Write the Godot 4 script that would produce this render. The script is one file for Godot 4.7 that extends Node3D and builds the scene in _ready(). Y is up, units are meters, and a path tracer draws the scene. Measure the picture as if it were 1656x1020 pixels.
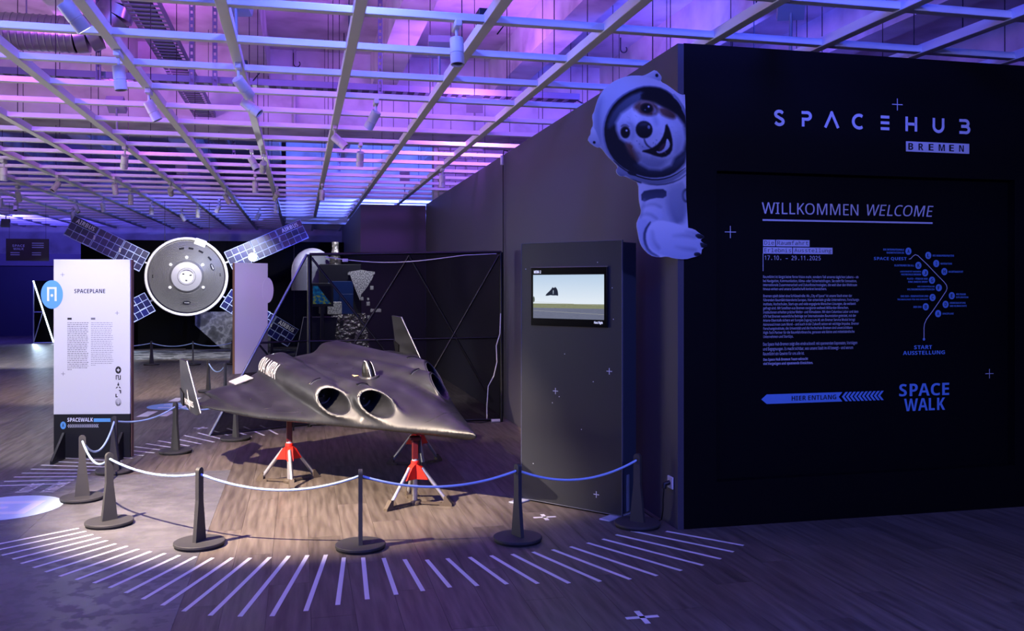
extends Node3D

# ---------------------------------------------------------------- helpers
var M := {}
var names := {}
var F := {}

func mat(key: String, c: Color, rough := 0.6, metal := 0.0) -> StandardMaterial3D:
	if M.has(key):
		return M[key]
	var m := StandardMaterial3D.new()
	m.resource_name = key
	m.albedo_color = c
	m.roughness = rough
	m.metallic = metal
	M[key] = m
	return m

func glow(key: String, c: Color, e: float) -> StandardMaterial3D:
	var m := mat(key, Color(0.9, 0.9, 0.9), 0.5)
	m.emission_enabled = true
	m.emission = c
	m.emission_energy_multiplier = e
	return m

func noise_tex(freq: float, ramp: Array, seed_ := 1, size := 512, octaves := 4, kind := FastNoiseLite.TYPE_SIMPLEX_SMOOTH) -> NoiseTexture2D:
	var n := FastNoiseLite.new()
	n.seed = seed_
	n.noise_type = kind
	n.frequency = freq
	n.fractal_octaves = octaves
	var t := NoiseTexture2D.new()
	t.width = size
	t.height = size
	t.seamless = true
	t.noise = n
	var g := Gradient.new()
	var offs := PackedFloat32Array()
	var cols := PackedColorArray()
	for r in ramp:
		offs.append(r[0])
		cols.append(r[1])
	g.offsets = offs
	g.colors = cols
	t.color_ramp = g
	return t

func numbered(called: String) -> String:
	if not names.has(called):
		names[called] = 0
		return called
	names[called] += 1
	return "%s_%03d" % [called, names[called]]

func thing(called: String, label: String, category: String, at := Vector3.ZERO, turn := 0.0, group := "") -> Node3D:
	var o := Node3D.new()
	o.name = numbered(called)
	add_child(o)
	o.position = at
	o.rotation.y = turn
	tag(o, label, category, group)
	return o

func tag(o: Node, label: String, category: String, group := "") -> void:
	o.set_meta("label", label)
	o.set_meta("category", category)
	if group != "":
		o.set_meta("group", group)

func structure(called: String) -> Node3D:
	var o := Node3D.new()
	o.name = called
	add_child(o)
	o.set_meta("kind", "structure")
	return o

func part(parent: Node, called: String, mesh: Mesh, m: Material, at := Vector3.ZERO) -> MeshInstance3D:
	var o := MeshInstance3D.new()
	o.name = called
	o.mesh = mesh
	o.material_override = m
	o.position = at
	if parent == self:
		o.name = numbered(called)
		add_child(o)
	else:
		parent.add_child(o, true)
	return o

func begin() -> SurfaceTool:
	var st := SurfaceTool.new()
	st.begin(Mesh.PRIMITIVE_TRIANGLES)
	st.set_smooth_group(-1)
	return st

func done(st: SurfaceTool) -> ArrayMesh:
	st.index()
	st.generate_normals()
	return st.commit()

func tri(st: SurfaceTool, a: Vector3, b: Vector3, c: Vector3) -> void:
	st.add_vertex(a)
	st.add_vertex(b)
	st.add_vertex(c)

func quad(st: SurfaceTool, a: Vector3, b: Vector3, c: Vector3, d: Vector3) -> void:
	tri(st, a, b, c)
	tri(st, a, c, d)

func abox(st: SurfaceTool, lo: Vector3, hi: Vector3, x := Transform3D.IDENTITY) -> void:
	st.set_smooth_group(-1)
	var p := []
	for i in 8:
		p.append(x * Vector3(hi.x if i & 1 else lo.x, hi.y if i & 2 else lo.y, hi.z if i & 4 else lo.z))
	quad(st, p[4], p[6], p[7], p[5])
	quad(st, p[1], p[3], p[2], p[0])
	quad(st, p[5], p[7], p[3], p[1])
	quad(st, p[0], p[2], p[6], p[4])
	quad(st, p[2], p[3], p[7], p[6])
	quad(st, p[0], p[4], p[5], p[1])

# a box with chamfered edges, centred
func cbox(size: Vector3, ch := 0.004) -> ArrayMesh:
	var st := begin()
	var h := size / 2.0
	var c: float = minf(ch, minf(h.x, minf(h.y, h.z)) * 0.8)
	var pts := []
	for s in [Vector3(1, 1, 1), Vector3(-1, 1, 1), Vector3(1, -1, 1), Vector3(-1, -1, 1), Vector3(1, 1, -1), Vector3(-1, 1, -1), Vector3(1, -1, -1), Vector3(-1, -1, -1)]:
		pts.append(Vector3(s.x * h.x, s.y * (h.y - c), s.z * (h.z - c)))
		pts.append(Vector3(s.x * (h.x - c), s.y * h.y, s.z * (h.z - c)))
		pts.append(Vector3(s.x * (h.x - c), s.y * (h.y - c), s.z * h.z))
	var id := func(sx: int, sy: int, sz: int) -> int: return ((0 if sx > 0 else 1) + (0 if sy > 0 else 2) + (0 if sz > 0 else 4)) * 3
	var face := func(a: int, b: int, cc: int, d: int, nrm: Vector3) -> void:
		var A: Vector3 = pts[a]
		var B: Vector3 = pts[b]
		var CC: Vector3 = pts[cc]
		var D: Vector3 = pts[d]
		if (B - A).cross(CC - A).dot(nrm) > 0:
			quad(st, A, D, CC, B)
		else:
			quad(st, A, B, CC, D)
	for s in [1, -1]:
		face.call(id.call(s, 1, 1), id.call(s, 1, -1), id.call(s, -1, -1), id.call(s, -1, 1), Vector3(s, 0, 0))
		face.call(id.call(1, s, 1) + 1, id.call(1, s, -1) + 1, id.call(-1, s, -1) + 1, id.call(-1, s, 1) + 1, Vector3(0, s, 0))
		face.call(id.call(1, 1, s) + 2, id.call(1, -1, s) + 2, id.call(-1, -1, s) + 2, id.call(-1, 1, s) + 2, Vector3(0, 0, s))
		for t in [1, -1]:
			face.call(id.call(s, t, 1), id.call(s, t, -1), id.call(s, t, -1) + 1, id.call(s, t, 1) + 1, Vector3(s, t, 0))
			face.call(id.call(s, 1, t), id.call(s, -1, t), id.call(s, -1, t) + 2, id.call(s, 1, t) + 2, Vector3(s, 0, t))
			face.call(id.call(1, s, t) + 1, id.call(-1, s, t) + 1, id.call(-1, s, t) + 2, id.call(1, s, t) + 2, Vector3(0, s, t))
			for u in [1, -1]:
				var k: int = id.call(s, t, u)
				face.call(k, k + 1, k + 2, k, Vector3(s, t, u))
	return done(st)

func tube(st: SurfaceTool, path: Array, r: float, sides := 8, r2 := -1.0, closed := false) -> void:
	st.set_smooth_group(1)
	var n := path.size()
	var rings := []
	var up := Vector3.UP
	for i in n:
		var t: Vector3
		if closed:
			t = path[(i + 1) % n] - path[(i - 1 + n) % n]
		else:
			t = path[mini(i + 1, n - 1)] - path[maxi(i - 1, 0)]
		t = t.normalized()
		if absf(t.dot(up)) > 0.95 and i == 0:
			up = Vector3.RIGHT
		var s := t.cross(up).normalized()
		up = s.cross(t).normalized()
		var rr := r if r2 < 0 else lerpf(r, r2, float(i) / (n - 1))
		var ring := []
		for k in sides:
			var a := TAU * k / sides
			ring.append(path[i] + (s * cos(a) + up * sin(a)) * rr)
		rings.append(ring)
	for i in (n if closed else n - 1):
		var A: Array = rings[i]
		var B: Array = rings[(i + 1) % n]
		for k in sides:
			var k2 := (k + 1) % sides
			quad(st, A[k], A[k2], B[k2], B[k])
	if not closed:
		st.set_smooth_group(-1)
		for k in range(1, sides - 1):
			tri(st, rings[0][0], rings[0][k + 1], rings[0][k])
			tri(st, rings[n - 1][0], rings[n - 1][k], rings[n - 1][k + 1])

func rod(path: Array, r: float, sides := 8, r2 := -1.0) -> ArrayMesh:
	var st := begin()
	tube(st, path, r, sides, r2)
	return done(st)

# profile of (radius, y) spun about y; sharp profile corners stay sharp
func lathe(profile: Array, seg := 24, x := Transform3D.IDENTITY) -> ArrayMesh:
	var st := begin()
	for i in profile.size() - 1:
		st.set_smooth_group(i + 1)
		var a: Vector2 = profile[i]
		var b: Vector2 = profile[i + 1]
		for k in seg:
			var c0 := Vector3(cos(TAU * k / seg), 0, sin(TAU * k / seg))
			var c1 := Vector3(cos(TAU * (k + 1) / seg), 0, sin(TAU * (k + 1) / seg))
			var p0 := x * (c0 * a.x + Vector3.UP * a.y)
			var p1 := x * (c1 * a.x + Vector3.UP * a.y)
			var p2 := x * (c1 * b.x + Vector3.UP * b.y)
			var p3 := x * (c0 * b.x + Vector3.UP * b.y)
			if a.x > 1e-5:
				tri(st, p0, p1, p2)
			if b.x > 1e-5:
				tri(st, p0, p2, p3)
	return done(st)

# a polygon in the xy plane, from z0 to z1
func prism(st: SurfaceTool, poly: PackedVector2Array, z0: float, z1: float, x := Transform3D.IDENTITY) -> void:
	st.set_smooth_group(-1)
	var p := poly
	if Geometry2D.is_polygon_clockwise(p):
		p = p.duplicate()
		p.reverse()
	var idx := Geometry2D.triangulate_polygon(p)
	for i in range(0, idx.size(), 3):
		var a := p[idx[i]]
		var b := p[idx[i + 1]]
		var c := p[idx[i + 2]]
		if (b - a).cross(c - a) > 0:
			var s := b
			b = c
			c = s
		tri(st, x * Vector3(a.x, a.y, z1), x * Vector3(b.x, b.y, z1), x * Vector3(c.x, c.y, z1))
		tri(st, x * Vector3(a.x, a.y, z0), x * Vector3(c.x, c.y, z0), x * Vector3(b.x, b.y, z0))
	for i in p.size():
		var a := p[i]
		var b := p[(i + 1) % p.size()]
		quad(st, x * Vector3(a.x, a.y, z0), x * Vector3(a.x, a.y, z1), x * Vector3(b.x, b.y, z1), x * Vector3(b.x, b.y, z0))

func prism_mesh(poly: Array, z0: float, z1: float) -> ArrayMesh:
	var st := begin()
	prism(st, PackedVector2Array(poly), z0, z1)
	return done(st)

# a stroked line in the xy plane
func ribbon(st: SurfaceTool, pts: Array, w: float, z0: float, z1: float) -> void:
	for i in pts.size() - 1:
		var a: Vector2 = pts[i]
		var b: Vector2 = pts[i + 1]
		var t := (b - a).normalized()
		var n := Vector2(-t.y, t.x) * w / 2
		var e := t * w * 0.5
		var a2 := a if i == 0 else a - e
		var b2 := b if i == pts.size() - 2 else b + e
		prism(st, PackedVector2Array([a2 - n, b2 - n, b2 + n, a2 + n]), z0, z1 + 0.00004 * i)

func stroke(parent: Node, called: String, pts: Array, w: float, z: float, m: Material) -> MeshInstance3D:
	var st := begin()
	ribbon(st, pts, w, z - 0.001, z)
	return part(parent, called, done(st), m)

func disc(c: Vector2, rx: float, ry: float, n := 32) -> Array:
	var a := []
	for i in n:
		a.append(c + Vector2(cos(TAU * i / n) * rx, sin(TAU * i / n) * ry))
	return a

func cross_mark(parent: Node, c: Vector2, r: float, w: float, z: float, m: Material) -> void:
	var h := w / 2
	part(parent, "cross_mark", prism_mesh([c + Vector2(-r, -h), c + Vector2(-h, -h), c + Vector2(-h, -r), c + Vector2(h, -r), c + Vector2(h, -h), c + Vector2(r, -h), c + Vector2(r, h), c + Vector2(h, h), c + Vector2(h, r), c + Vector2(-h, r), c + Vector2(-h, h), c + Vector2(-r, h)], z - 0.001, z), m)

# lettering fitted to a box: lower left corner, size (a zero width keeps the proportions)
func text(parent: Node, s: String, at: Vector2, size: Vector2, z: float, m: Material, style := "sans", called := "lettering") -> MeshInstance3D:
	if not F.has(style):
		var f := SystemFont.new()
		f.font_names = PackedStringArray([{"sans": "Droid Sans", "bold": "Droid Sans", "italic": "Droid Sans", "mono": "Droid Sans Mono", "serif": "Droid Serif"}[style]])
		f.font_weight = 700 if style == "bold" else 400
		F[style] = f
	var t := TextMesh.new()
	t.text = s
	t.font = F[style]
	t.font_size = 32
	t.pixel_size = 0.01
	t.depth = 0.0
	t.curve_step = 3.0
	t.horizontal_alignment = HORIZONTAL_ALIGNMENT_LEFT
	var b := t.get_aabb()
	var o := part(parent, called, t, m)
	var sy := size.y / b.size.y
	var sx := size.x / b.size.x if size.x > 0 else sy
	var lean := 0.2 if style == "italic" else 0.0
	o.transform = Transform3D(Basis(Vector3(sx, 0, 0), Vector3(lean * sy, sy, 0), Vector3(0, 0, 1)), Vector3(at.x - b.position.x * sx, at.y - b.position.y * sy, z))
	return o

func aim(o: Node3D, from: Vector3, to: Vector3) -> void:
	var up := Vector3.UP if absf((to - from).normalized().y) < 0.98 else Vector3.BACK
	o.transform = Transform3D(Basis.looking_at(to - from, up), from)

func spot(parent: Node, from: Vector3, to: Vector3, energy: float, angle: float, c := Color(1, 0.93, 0.86), size := 0.04, soft := 0.5) -> SpotLight3D:
	var l := SpotLight3D.new()
	l.light_color = c
	l.light_energy = energy
	l.spot_angle = angle
	l.spot_angle_attenuation = soft
	l.spot_range = 60.0
	l.spot_attenuation = 2.0
	l.light_size = size
	l.shadow_enabled = true
	parent.add_child(l, true)
	aim(l, from, to)
	return l

func flood(at: Vector3, to: Vector3, size: float, c: Color, energy: float, label: String, hang := 1.0) -> void:
	var o := thing("flood_light", label, "flood light", Vector3.ZERO, 0.0, "")
	aim(o, at, to)
	var st := begin()
	abox(st, Vector3(-size / 2 - 0.015, -size / 2 - 0.015, 0.0), Vector3(size / 2 + 0.015, size / 2 + 0.015, 0.09))
	part(o, "housing", done(st), mat("flood_grey", Color(0.55, 0.55, 0.56), 0.5))
	st = begin()
	abox(st, Vector3(-size / 2, -size / 2, -0.006), Vector3(size / 2, size / 2, -0.0005))
	part(o, "lamp_face", done(st), glow("lamp_" + c.to_html(), c, 2.0))
	var l := AreaLight3D.new()
	l.area_size = Vector2(size, size)
	l.light_color = c
	l.light_energy = energy
	l.area_range = 60.0
	l.area_attenuation = 2.0
	l.shadow_enabled = true
	o.add_child(l, true)
	l.position = Vector3(0, 0, -0.012)
	# foot on the beam, or hanger under it
	var foot := Vector3(at.x, 3.761 if hang > 0.0 else 3.679, at.z)
	part(o, "bracket", rod([o.transform.affine_inverse() * foot, Vector3(0, 0, 0.05)], 0.015, 6), mat("flood_grey", Color.BLACK))

func _ready() -> void:
	# ------------------------------------------------------------ camera, environment, large lights
	var cam := Camera3D.new()
	cam.name = "camera"
	cam.projection = Camera3D.PROJECTION_FRUSTUM
	cam.near = 0.1
	cam.far = 200.0
	cam.size = 2.0 * 0.1 * 510.0 / 1450.0
	cam.frustum_offset = Vector2(0, -49.0 / 1450.0 * 0.1)
	add_child(cam)
	cam.position = Vector3(0, 1.7, 0)
	cam.rotation.y = deg_to_rad(-13.3)
	cam.current = true
	var env := Environment.new()
	env.background_mode = Environment.BG_COLOR
	env.background_color = Color.BLACK
	env.tonemap_mode = Environment.TONE_MAPPER_LINEAR
	env.tonemap_exposure = 1.0
	env.sdfgi_enabled = true
	env.ssao_enabled = true
	env.ssil_enabled = true
	var we := WorldEnvironment.new()
	we.environment = env
	add_child(we)
	var pink := Color(0.82, 0.38, 1.0)
	var blue := Color(0.2, 0.27, 1.0)
	# colour floods standing on the ceiling grid, shining up at the raw ceiling
	flood(Vector3(-3.4, 4.2, -8.2), Vector3(-3.2, 5.6, -10.2), 0.2, pink, 10.0, "magenta flood light on the grid left of the round duct")
	flood(Vector3(-0.54, 4.2, -8.2), Vector3(-0.3, 6.0, -9.0), 0.2, pink, 10.5, "magenta flood light on the grid over the spaceplane")
	flood(Vector3(1.4, 4.2, -9.2), Vector3(1.5, 6.0, -10.2), 0.2, Color(0.76, 0.38, 1.0), 10.0, "violet flood light on the grid before the cable tray")
	flood(Vector3(2.35, 4.2, -12.2), Vector3(3.4, 5.2, -19.0), 0.2, Color(0.70, 0.40, 1.0), 17.0, "violet flood light on the grid facing the brick pillar")
	flood(Vector3(5.2, 4.2, -11.2), Vector3(6.4, 5.0, -19.0), 0.2, Color(0.34, 0.32, 1.0), 20.0, "blue violet flood light on the grid facing the rear wall")
	flood(Vector3(4.25, 4.2, -7.2), Vector3(5.2, 6.0, -9.5), 0.2, blue, 9.0, "blue flood light on the grid above the black wall")
	flood(Vector3(3.28, 4.2, -4.2), Vector3(3.6, 6.0, -6.5), 0.2, blue, 8.0, "blue flood light on the grid before the black wall")
	flood(Vector3(-2.44, 4.2, -13.2), Vector3(-2.3, 6.0, -14.6), 0.2, pink, 8.0, "magenta flood light on the grid facing the girder")
	flood(Vector3(2.35, 4.2, -20.7), Vector3(3.0, 4.9, -27.0), 0.2, Color(0.34, 0.42, 1.0), 75.0, "blue flood light on the grid before the bay wall")
	flood(Vector3(-2.44, 4.2, -20.2), Vector3(-2.2, 6.0, -22.5), 0.2, Color(0.36, 0.36, 1.0), 7.0, "blue flood light on the grid over the capsule")
	flood(Vector3(-7.2, 4.2, -20.2), Vector3(-7.0, 6.0, -23.0), 0.2, Color(0.6, 0.42, 1.0), 8.0, "violet flood light on the grid over the far signs")
	# blue floods near the entrance, shining along the top of the grid
	flood(Vector3(0.42, 4.3, -1.2), Vector3(0.4, 3.9, -10.0), 0.2, Color(0.32, 0.4, 1.0), 16.0, "blue flood light on the grid above the visitors")
	flood(Vector3(-3.4, 4.3, -1.2), Vector3(-3.2, 3.9, -10.0), 0.2, Color(0.36, 0.42, 1.0), 16.0, "blue flood light on the grid above the entrance")
	flood(Vector3(0.42, 4.3, -6.2), Vector3(0.4, 4.0, -14.0), 0.2, Color(0.34, 0.4, 1.0), 9.0, "blue flood light on the grid above the front barrier posts")
	flood(Vector3(-2.44, 4.3, -6.2), Vector3(-2.4, 4.0, -14.0), 0.2, Color(0.38, 0.42, 1.0), 9.0, "blue flood light on the grid above the floor sticker")
	# wash lights hung under the grid behind the visitors, turned on the black wall and the floor
	flood(Vector3(3.28, 3.45, 0.3), Vector3(3.3, 1.4, -5.8), 0.2, Color(0.52, 0.53, 1.0), 18.0, "blue wash light under the grid facing the black wall", -1.0)
	flood(Vector3(-2.44, 3.45, 0.3), Vector3(-1.6, 0.6, -7.0), 0.2, Color(0.42, 0.42, 1.0), 9.0, "blue wash light under the grid facing the white panel", -1.0)
	flood(Vector3(-8.16, 3.45, -28.2), Vector3(-8.4, 1.2, -33.0), 0.2, Color(0.36, 0.32, 1.0), 26.0, "violet wash light under the grid facing the far wall", -1.0)
	build_setting()
	build_ceiling()
	build_plane()
	build_stands()
	build_barriers()
	build_floor_marks()
	build_welcome_wall()
	build_dog()
	build_kiosk()
	build_panels()
	build_screen_frames()
	build_satellite()
	build_capsule()
	build_far()
	build_services()
	build_spots()
	build_small()
	build_added_light_box()

# ---------------------------------------------------------------- the setting
func build_setting() -> void:
	var wood_ramp := func(k: float) -> Array: return [[0.0, Color(0.27, 0.24, 0.215) * k], [0.35, Color(0.345, 0.312, 0.282) * k], [0.6, Color(0.385, 0.352, 0.32) * k], [1.0, Color(0.45, 0.415, 0.38) * k]]
	var woods := []
	for v in 4:
		var k: float = [1.0, 0.94, 1.04, 0.98][v]
		var m := mat("wood_floor_%d" % v, Color(k, k, k), 0.5)
		m.metallic_specular = 0.4
		m.albedo_texture = noise_tex(0.012, wood_ramp.call(1.0), 11 + v, 512, 5)
		m.uv1_triplanar = true
		m.uv1_world_triplanar = true
		m.uv1_scale = Vector3(2.6, 1.0, 0.22)
		m.uv1_offset = Vector3(v * 0.31, 0, v * 0.17)
		m.roughness_texture = noise_tex(0.02, [[0.0, Color(0.75, 0.75, 0.75)], [1.0, Color(1, 1, 1)]], 30 + v, 256)
		woods.append(m)
	var grey := mat("stone_floor", Color(1, 1, 1), 0.5)
	grey.albedo_texture = noise_tex(0.008, [[0.0, Color(0.33, 0.325, 0.335)], [0.5, Color(0.375, 0.37, 0.38)], [1.0, Color(0.42, 0.415, 0.425)]], 41, 512, 5)
	grey.roughness_texture = noise_tex(0.03, [[0.0, Color(0.62, 0.62, 0.62)], [0.5, Color(0.66, 0.66, 0.66)], [0.6, Color(1, 1, 1)], [1.0, Color(1, 1, 1)]], 43, 512, 5)
	grey.uv1_triplanar = true
	grey.uv1_world_triplanar = true
	grey.uv1_scale = Vector3(0.5, 0.5, 0.5)
	var fl := structure("floor")
	var st := begin()
	abox(st, Vector3(-16, -0.3, -36), Vector3(8.5, -0.006, 4))
	part(fl, "screed", done(st), mat("screed", Color(0.06, 0.055, 0.05), 0.8))
	# planks laid along the hall; wide stone-look sheets in the strip at the left
	var rng := RandomNumberGenerator.new()
	rng.seed = 5
	var gap := 0.0008
	var plank := func(x0: float, x1: float, z0: float, z1: float, st_: SurfaceTool) -> void:
		abox(st_, Vector3(x0 + gap, -0.02, z0 + gap), Vector3(x1 - gap, 0.0, z1 - gap))
	var far_st := [begin(), begin(), begin(), begin()]
	var count := 0
	var x := -0.62
	var col := 0
	while x < 8.4:
		var z := -11.0 + 0.31 * (col * 7 % 5)
		while z < -3.6:
			var z1 := minf(z + 1.5, 4.0)
			if x < 5.6 and count < 290:
				var s := begin()
				plank.call(x, x + 0.225, z, z1, s)
				part(fl, "plank", done(s), woods[rng.randi() % 4])
				count += 1
			else:
				plank.call(x, x + 0.225, z, z1, far_st[rng.randi() % 4])
			z = z1
		# behind the camera and far back the boards join one mesh
		plank.call(x, x + 0.225, z, 4.0, far_st[rng.randi() % 4])
		var zf := -11.0 + 0.31 * (col * 7 % 5)
		while zf > -36.0:
			plank.call(x, x + 0.225, maxf(zf - 1.5, -36.0), zf, far_st[rng.randi() % 4])
			zf -= 1.5
		x += 0.225
		col += 1
	x = -0.62
	col = 0
	while x > -16.0:
		var zf := -8.63 - 0.3 * (0 if col == 0 else col * 3 % 4) * 0.0
		while zf > -36.0:
			plank.call(x - 0.225, x, maxf(zf - 1.5 + 0.37 * (col % 3 if zf > -8.7 else 0), -36.0), zf, far_st[rng.randi() % 4])
			zf -= 1.5 - 0.37 * (col % 3 if zf > -8.7 else 0)
		x -= 0.225
		col += 1
	for v in 4:
		var o := part(fl, "far_planks", done(far_st[v]), woods[v])
		o.set_meta("kind", "stuff")
	x = -0.62
	while x > -15.9:
		var z := -8.63
		while z < 4.0:
			var s := begin()
			plank.call(x - 1.22, x, z, minf(z + 1.22, 4.0), s)
			part(fl, "stone_sheet", done(s), grey)
			z += 1.22
		x -= 1.22

	# the raw hall around: painted concrete and brick
	var paint := mat("hall_paint", Color(1, 1, 1), 0.75)
	paint.albedo_texture = noise_tex(0.006, [[0.0, Color(0.62, 0.6, 0.6)], [0.45, Color(0.76, 0.75, 0.75)], [1.0, Color(0.84, 0.83, 0.83)]], 60, 512, 5)
	paint.uv1_triplanar = true
	paint.uv1_world_triplanar = true
	paint.uv1_scale = Vector3(0.3, 0.3, 0.3)
	var ce := structure("ceiling")
	st = begin()
	abox(st, Vector3(-16, 6.0, -36), Vector3(11, 6.3, 4))
	part(ce, "slab", done(st), paint)
	# joists along the hall
	for jx in [-12.2, -9.9, -7.6, -5.3, -3.0, -0.75, 1.5, 3.75, 6.0, 8.3]:
		st = begin()
		for seg in [[-16.9, 4.0], [-36.0, -18.9]]:
			abox(st, Vector3(jx - 0.22, 5.35, seg[0]), Vector3(jx + 0.22, 6.0, seg[1]))
		part(ce, "joist", done(st), paint)
	st = begin()
	abox(st, Vector3(-16, 4.62, -18.9), Vector3(11, 6.0, -16.9))
	part(ce, "girder", done(st), paint)
	for w in [["wall_back", Vector3(-16, -0.3, -36.3), Vector3(11, 6.3, -36)], ["wall_front", Vector3(-16, -0.3, 4), Vector3(11, 6.3, 4.3)], ["wall_left", Vector3(-16.3, -0.3, -36), Vector3(-16, 6.3, 4)], ["wall_right", Vector3(11, -0.3, -36), Vector3(11.3, 6.3, 4)]]:
		var o := structure(w[0])
		st = begin()
		abox(st, w[1], w[2])
		part(o, "plaster", done(st), paint)
	# rear cross wall with brick pillar, seen above the partition
	var rear := structure("wall_rear")
	st = begin()
	abox(st, Vector3(2.78, 3.42, -19.3), Vector3(11, 6.0, -19.0))
	part(rear, "plaster", done(st), paint)
	var brick_m := []
	for v in 3:
		brick_m.append(mat("brick_%d" % v, Color(0.78, 0.765, 0.77) * [1.0, 0.93, 0.88][v], 0.8))
	var row := 0
	var y := 3.6
	while y < 5.98:
		var bx := 2.86 - (0.12 if row % 2 else 0.0)
		while bx < 3.83:
			var lo := maxf(bx, 2.86)
			var hi := minf(bx + 0.24, 3.83)
			if hi - lo > 0.03:
				part(rear, "brick", cbox(Vector3(hi - lo - 0.008, 0.073, 0.16), 0.004), brick_m[rng.randi() % 3], Vector3((lo + hi) / 2, y + 0.037, -18.93))
			bx += 0.24
		y += 0.08
		row += 1
	# rear bay closed by a pale wall behind the blue light
	var bay := structure("wall_bay")
	st = begin()
	abox(st, Vector3(-0.4, 3.5, -27.3), Vector3(5.5, 6.0, -27.0))
	part(bay, "plaster", done(st), paint)
	# dark partition beside the spaceplane: three boards with joints
	var dark := mat("partition_paint", Color(0.235, 0.23, 0.27), 0.62)
	var pw := structure("wall_partition")
	for b in [[-11.22, -5.8], [-15.4, -11.225], [-18.6, -15.405]]:
		st = begin()
		abox(st, Vector3(2.555, 0, b[0]), Vector3(2.60, 3.38, b[1]))
		part(pw, "board", done(st), dark)
	st = begin()
	abox(st, Vector3(1.21, 0, -18.72), Vector3(2.55, 3.36, -18.6))
	part(pw, "board", done(st), dark)
	st = begin()
	abox(st, Vector3(1.21, 0, -27), Vector3(1.33, 3.36, -18.72))
	part(pw, "board", done(st), dark)

# ---------------------------------------------------------------- white ceiling grid
const BEAM_X := [-12.0, -11.04, -10.08, -9.12, -8.16, -7.2, -6.24, -5.28, -4.34, -3.4, -2.44, -1.5, -0.54, 0.42, 1.4, 2.35, 3.28, 4.25, 5.2, 6.15, 7.1]

func build_ceiling() -> void:
	var white := mat("grid_white", Color(0.84, 0.84, 0.83), 0.5)
	var g := thing("ceiling_grid", "white open ceiling grid of crossing square beams over the hall", "ceiling grid", Vector3(0, 3.68, 0))
	var long_mesh := cbox(Vector3(0.085, 0.08, 35.0), 0.003)
	for bx in BEAM_X:
		part(g, "long_beam", long_mesh, white, Vector3(bx, 0.04, -16.0))
	var cross_mesh := cbox(Vector3(19.2, 0.055, 0.08), 0.003)
	for i in 35:
		part(g, "cross_beam", cross_mesh, white, Vector3(-2.4, 0.036, 1.32 - i * 1.0))
	# hanging wires
	var wm := mat("wire", Color(0.12, 0.12, 0.13), 0.5, 0.6)
	var wire := CylinderMesh.new()
	wire.top_radius = 0.005
	wire.bottom_radius = 0.005
	wire.height = 2.238
	wire.radial_segments = 6
	wire.rings = 1
	for bx in range(4, 21):
		for k in 8:
			part(get_node("ceiling"), "hanger_wire", wire, wm, Vector3(BEAM_X[bx], 4.88, -4.2 - k * 2.0 + 0.17 * (bx % 3)))

# ---------------------------------------------------------------- the spaceplane
# hull coordinates: a runs back from the nose, b sideways, c up
const CUT := Vector3(-0.52, 0.60, 0.62)   # the slanted inlet face, on the +b side

func ss(e0: float, e1: float, x: float) -> float:
	var t := clampf((x - e0) / (e1 - e0), 0.0, 1.0)
	return t * t * (3.0 - 2.0 * t)

func spine(a: float) -> float:
	var xs := [0.0, 0.1, 0.3, 0.6, 1.0, 1.5, 2.1, 2.6, 3.1]
	var ys := [0.0, 0.045, 0.092, 0.14, 0.19, 0.225, 0.235, 0.215, 0.18]
	for i in 8:
		if a <= xs[i + 1]:
			return lerpf(ys[i], ys[i + 1], (a - xs[i]) / (xs[i + 1] - xs[i]))
	return 0.18

func seg_d(p: Vector3, p0: Vector3, p1: Vector3, r0: float, r1: float) -> float:
	var d := p1 - p0
	var t := clampf((p - p0).dot(d) / d.length_squared(), 0.0, 1.0)
	return (p - p0 - d * t).length() - lerpf(r0, r1, t)

func smin(x: float, y: float, k: float) -> float:
	var h := maxf(k - absf(x - y), 0.0) / k
	return minf(x, y) - h * h * k * 0.25

const N1A := Vector3(1.02, 0.505, 0.160)
const N1B := Vector3(2.90, 0.335, 0.205)
const N2A := Vector3(0.62, 0.315, 0.160)
const N2B := Vector3(2.30, 0.20, 0.165)
const I1 := Vector3(1.28, 0.482, 0.166)
const I2 := Vector3(0.93, 0.297, 0.172)

# top, bottom and edge distance of the blended wing at (a, b)
func wing(a: float, b: float) -> Vector3:
	var hw := 0.432 * a
	var dle := minf((hw - b) * 0.918, 1.14 - b)
	var te := 2.97 if b < 0.97 else 2.74
	var dte := te - a
	var e := maxf(dle, 0.0)
	var w := sqrt(1.0 - exp(-e / 0.085))
	var tap := pow(clampf(dte / 0.6, 0.02, 1.0), 0.6)
	var mid := 0.10 * ss(1.9, 2.97, a) * (1.0 - 0.35 * ss(0.8, 1.14, b))
	var wb := minf(maxf(hw, 0.01), 0.62)
	var s := minf(b / wb, 1.0)
	var hump := maxf(spine(a) - 0.062, 0.0) * pow(1.0 - s * s, 1.1)
	var top := mid * 1.0 + 0.062 * w * tap + hump * (w if a < 1.0 else 1.0)
	var bot := mid - 0.045 * w * tap - 0.035 * (1.0 - s * s) * w
	return Vector3(top, bot, minf(dle, dte))

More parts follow.
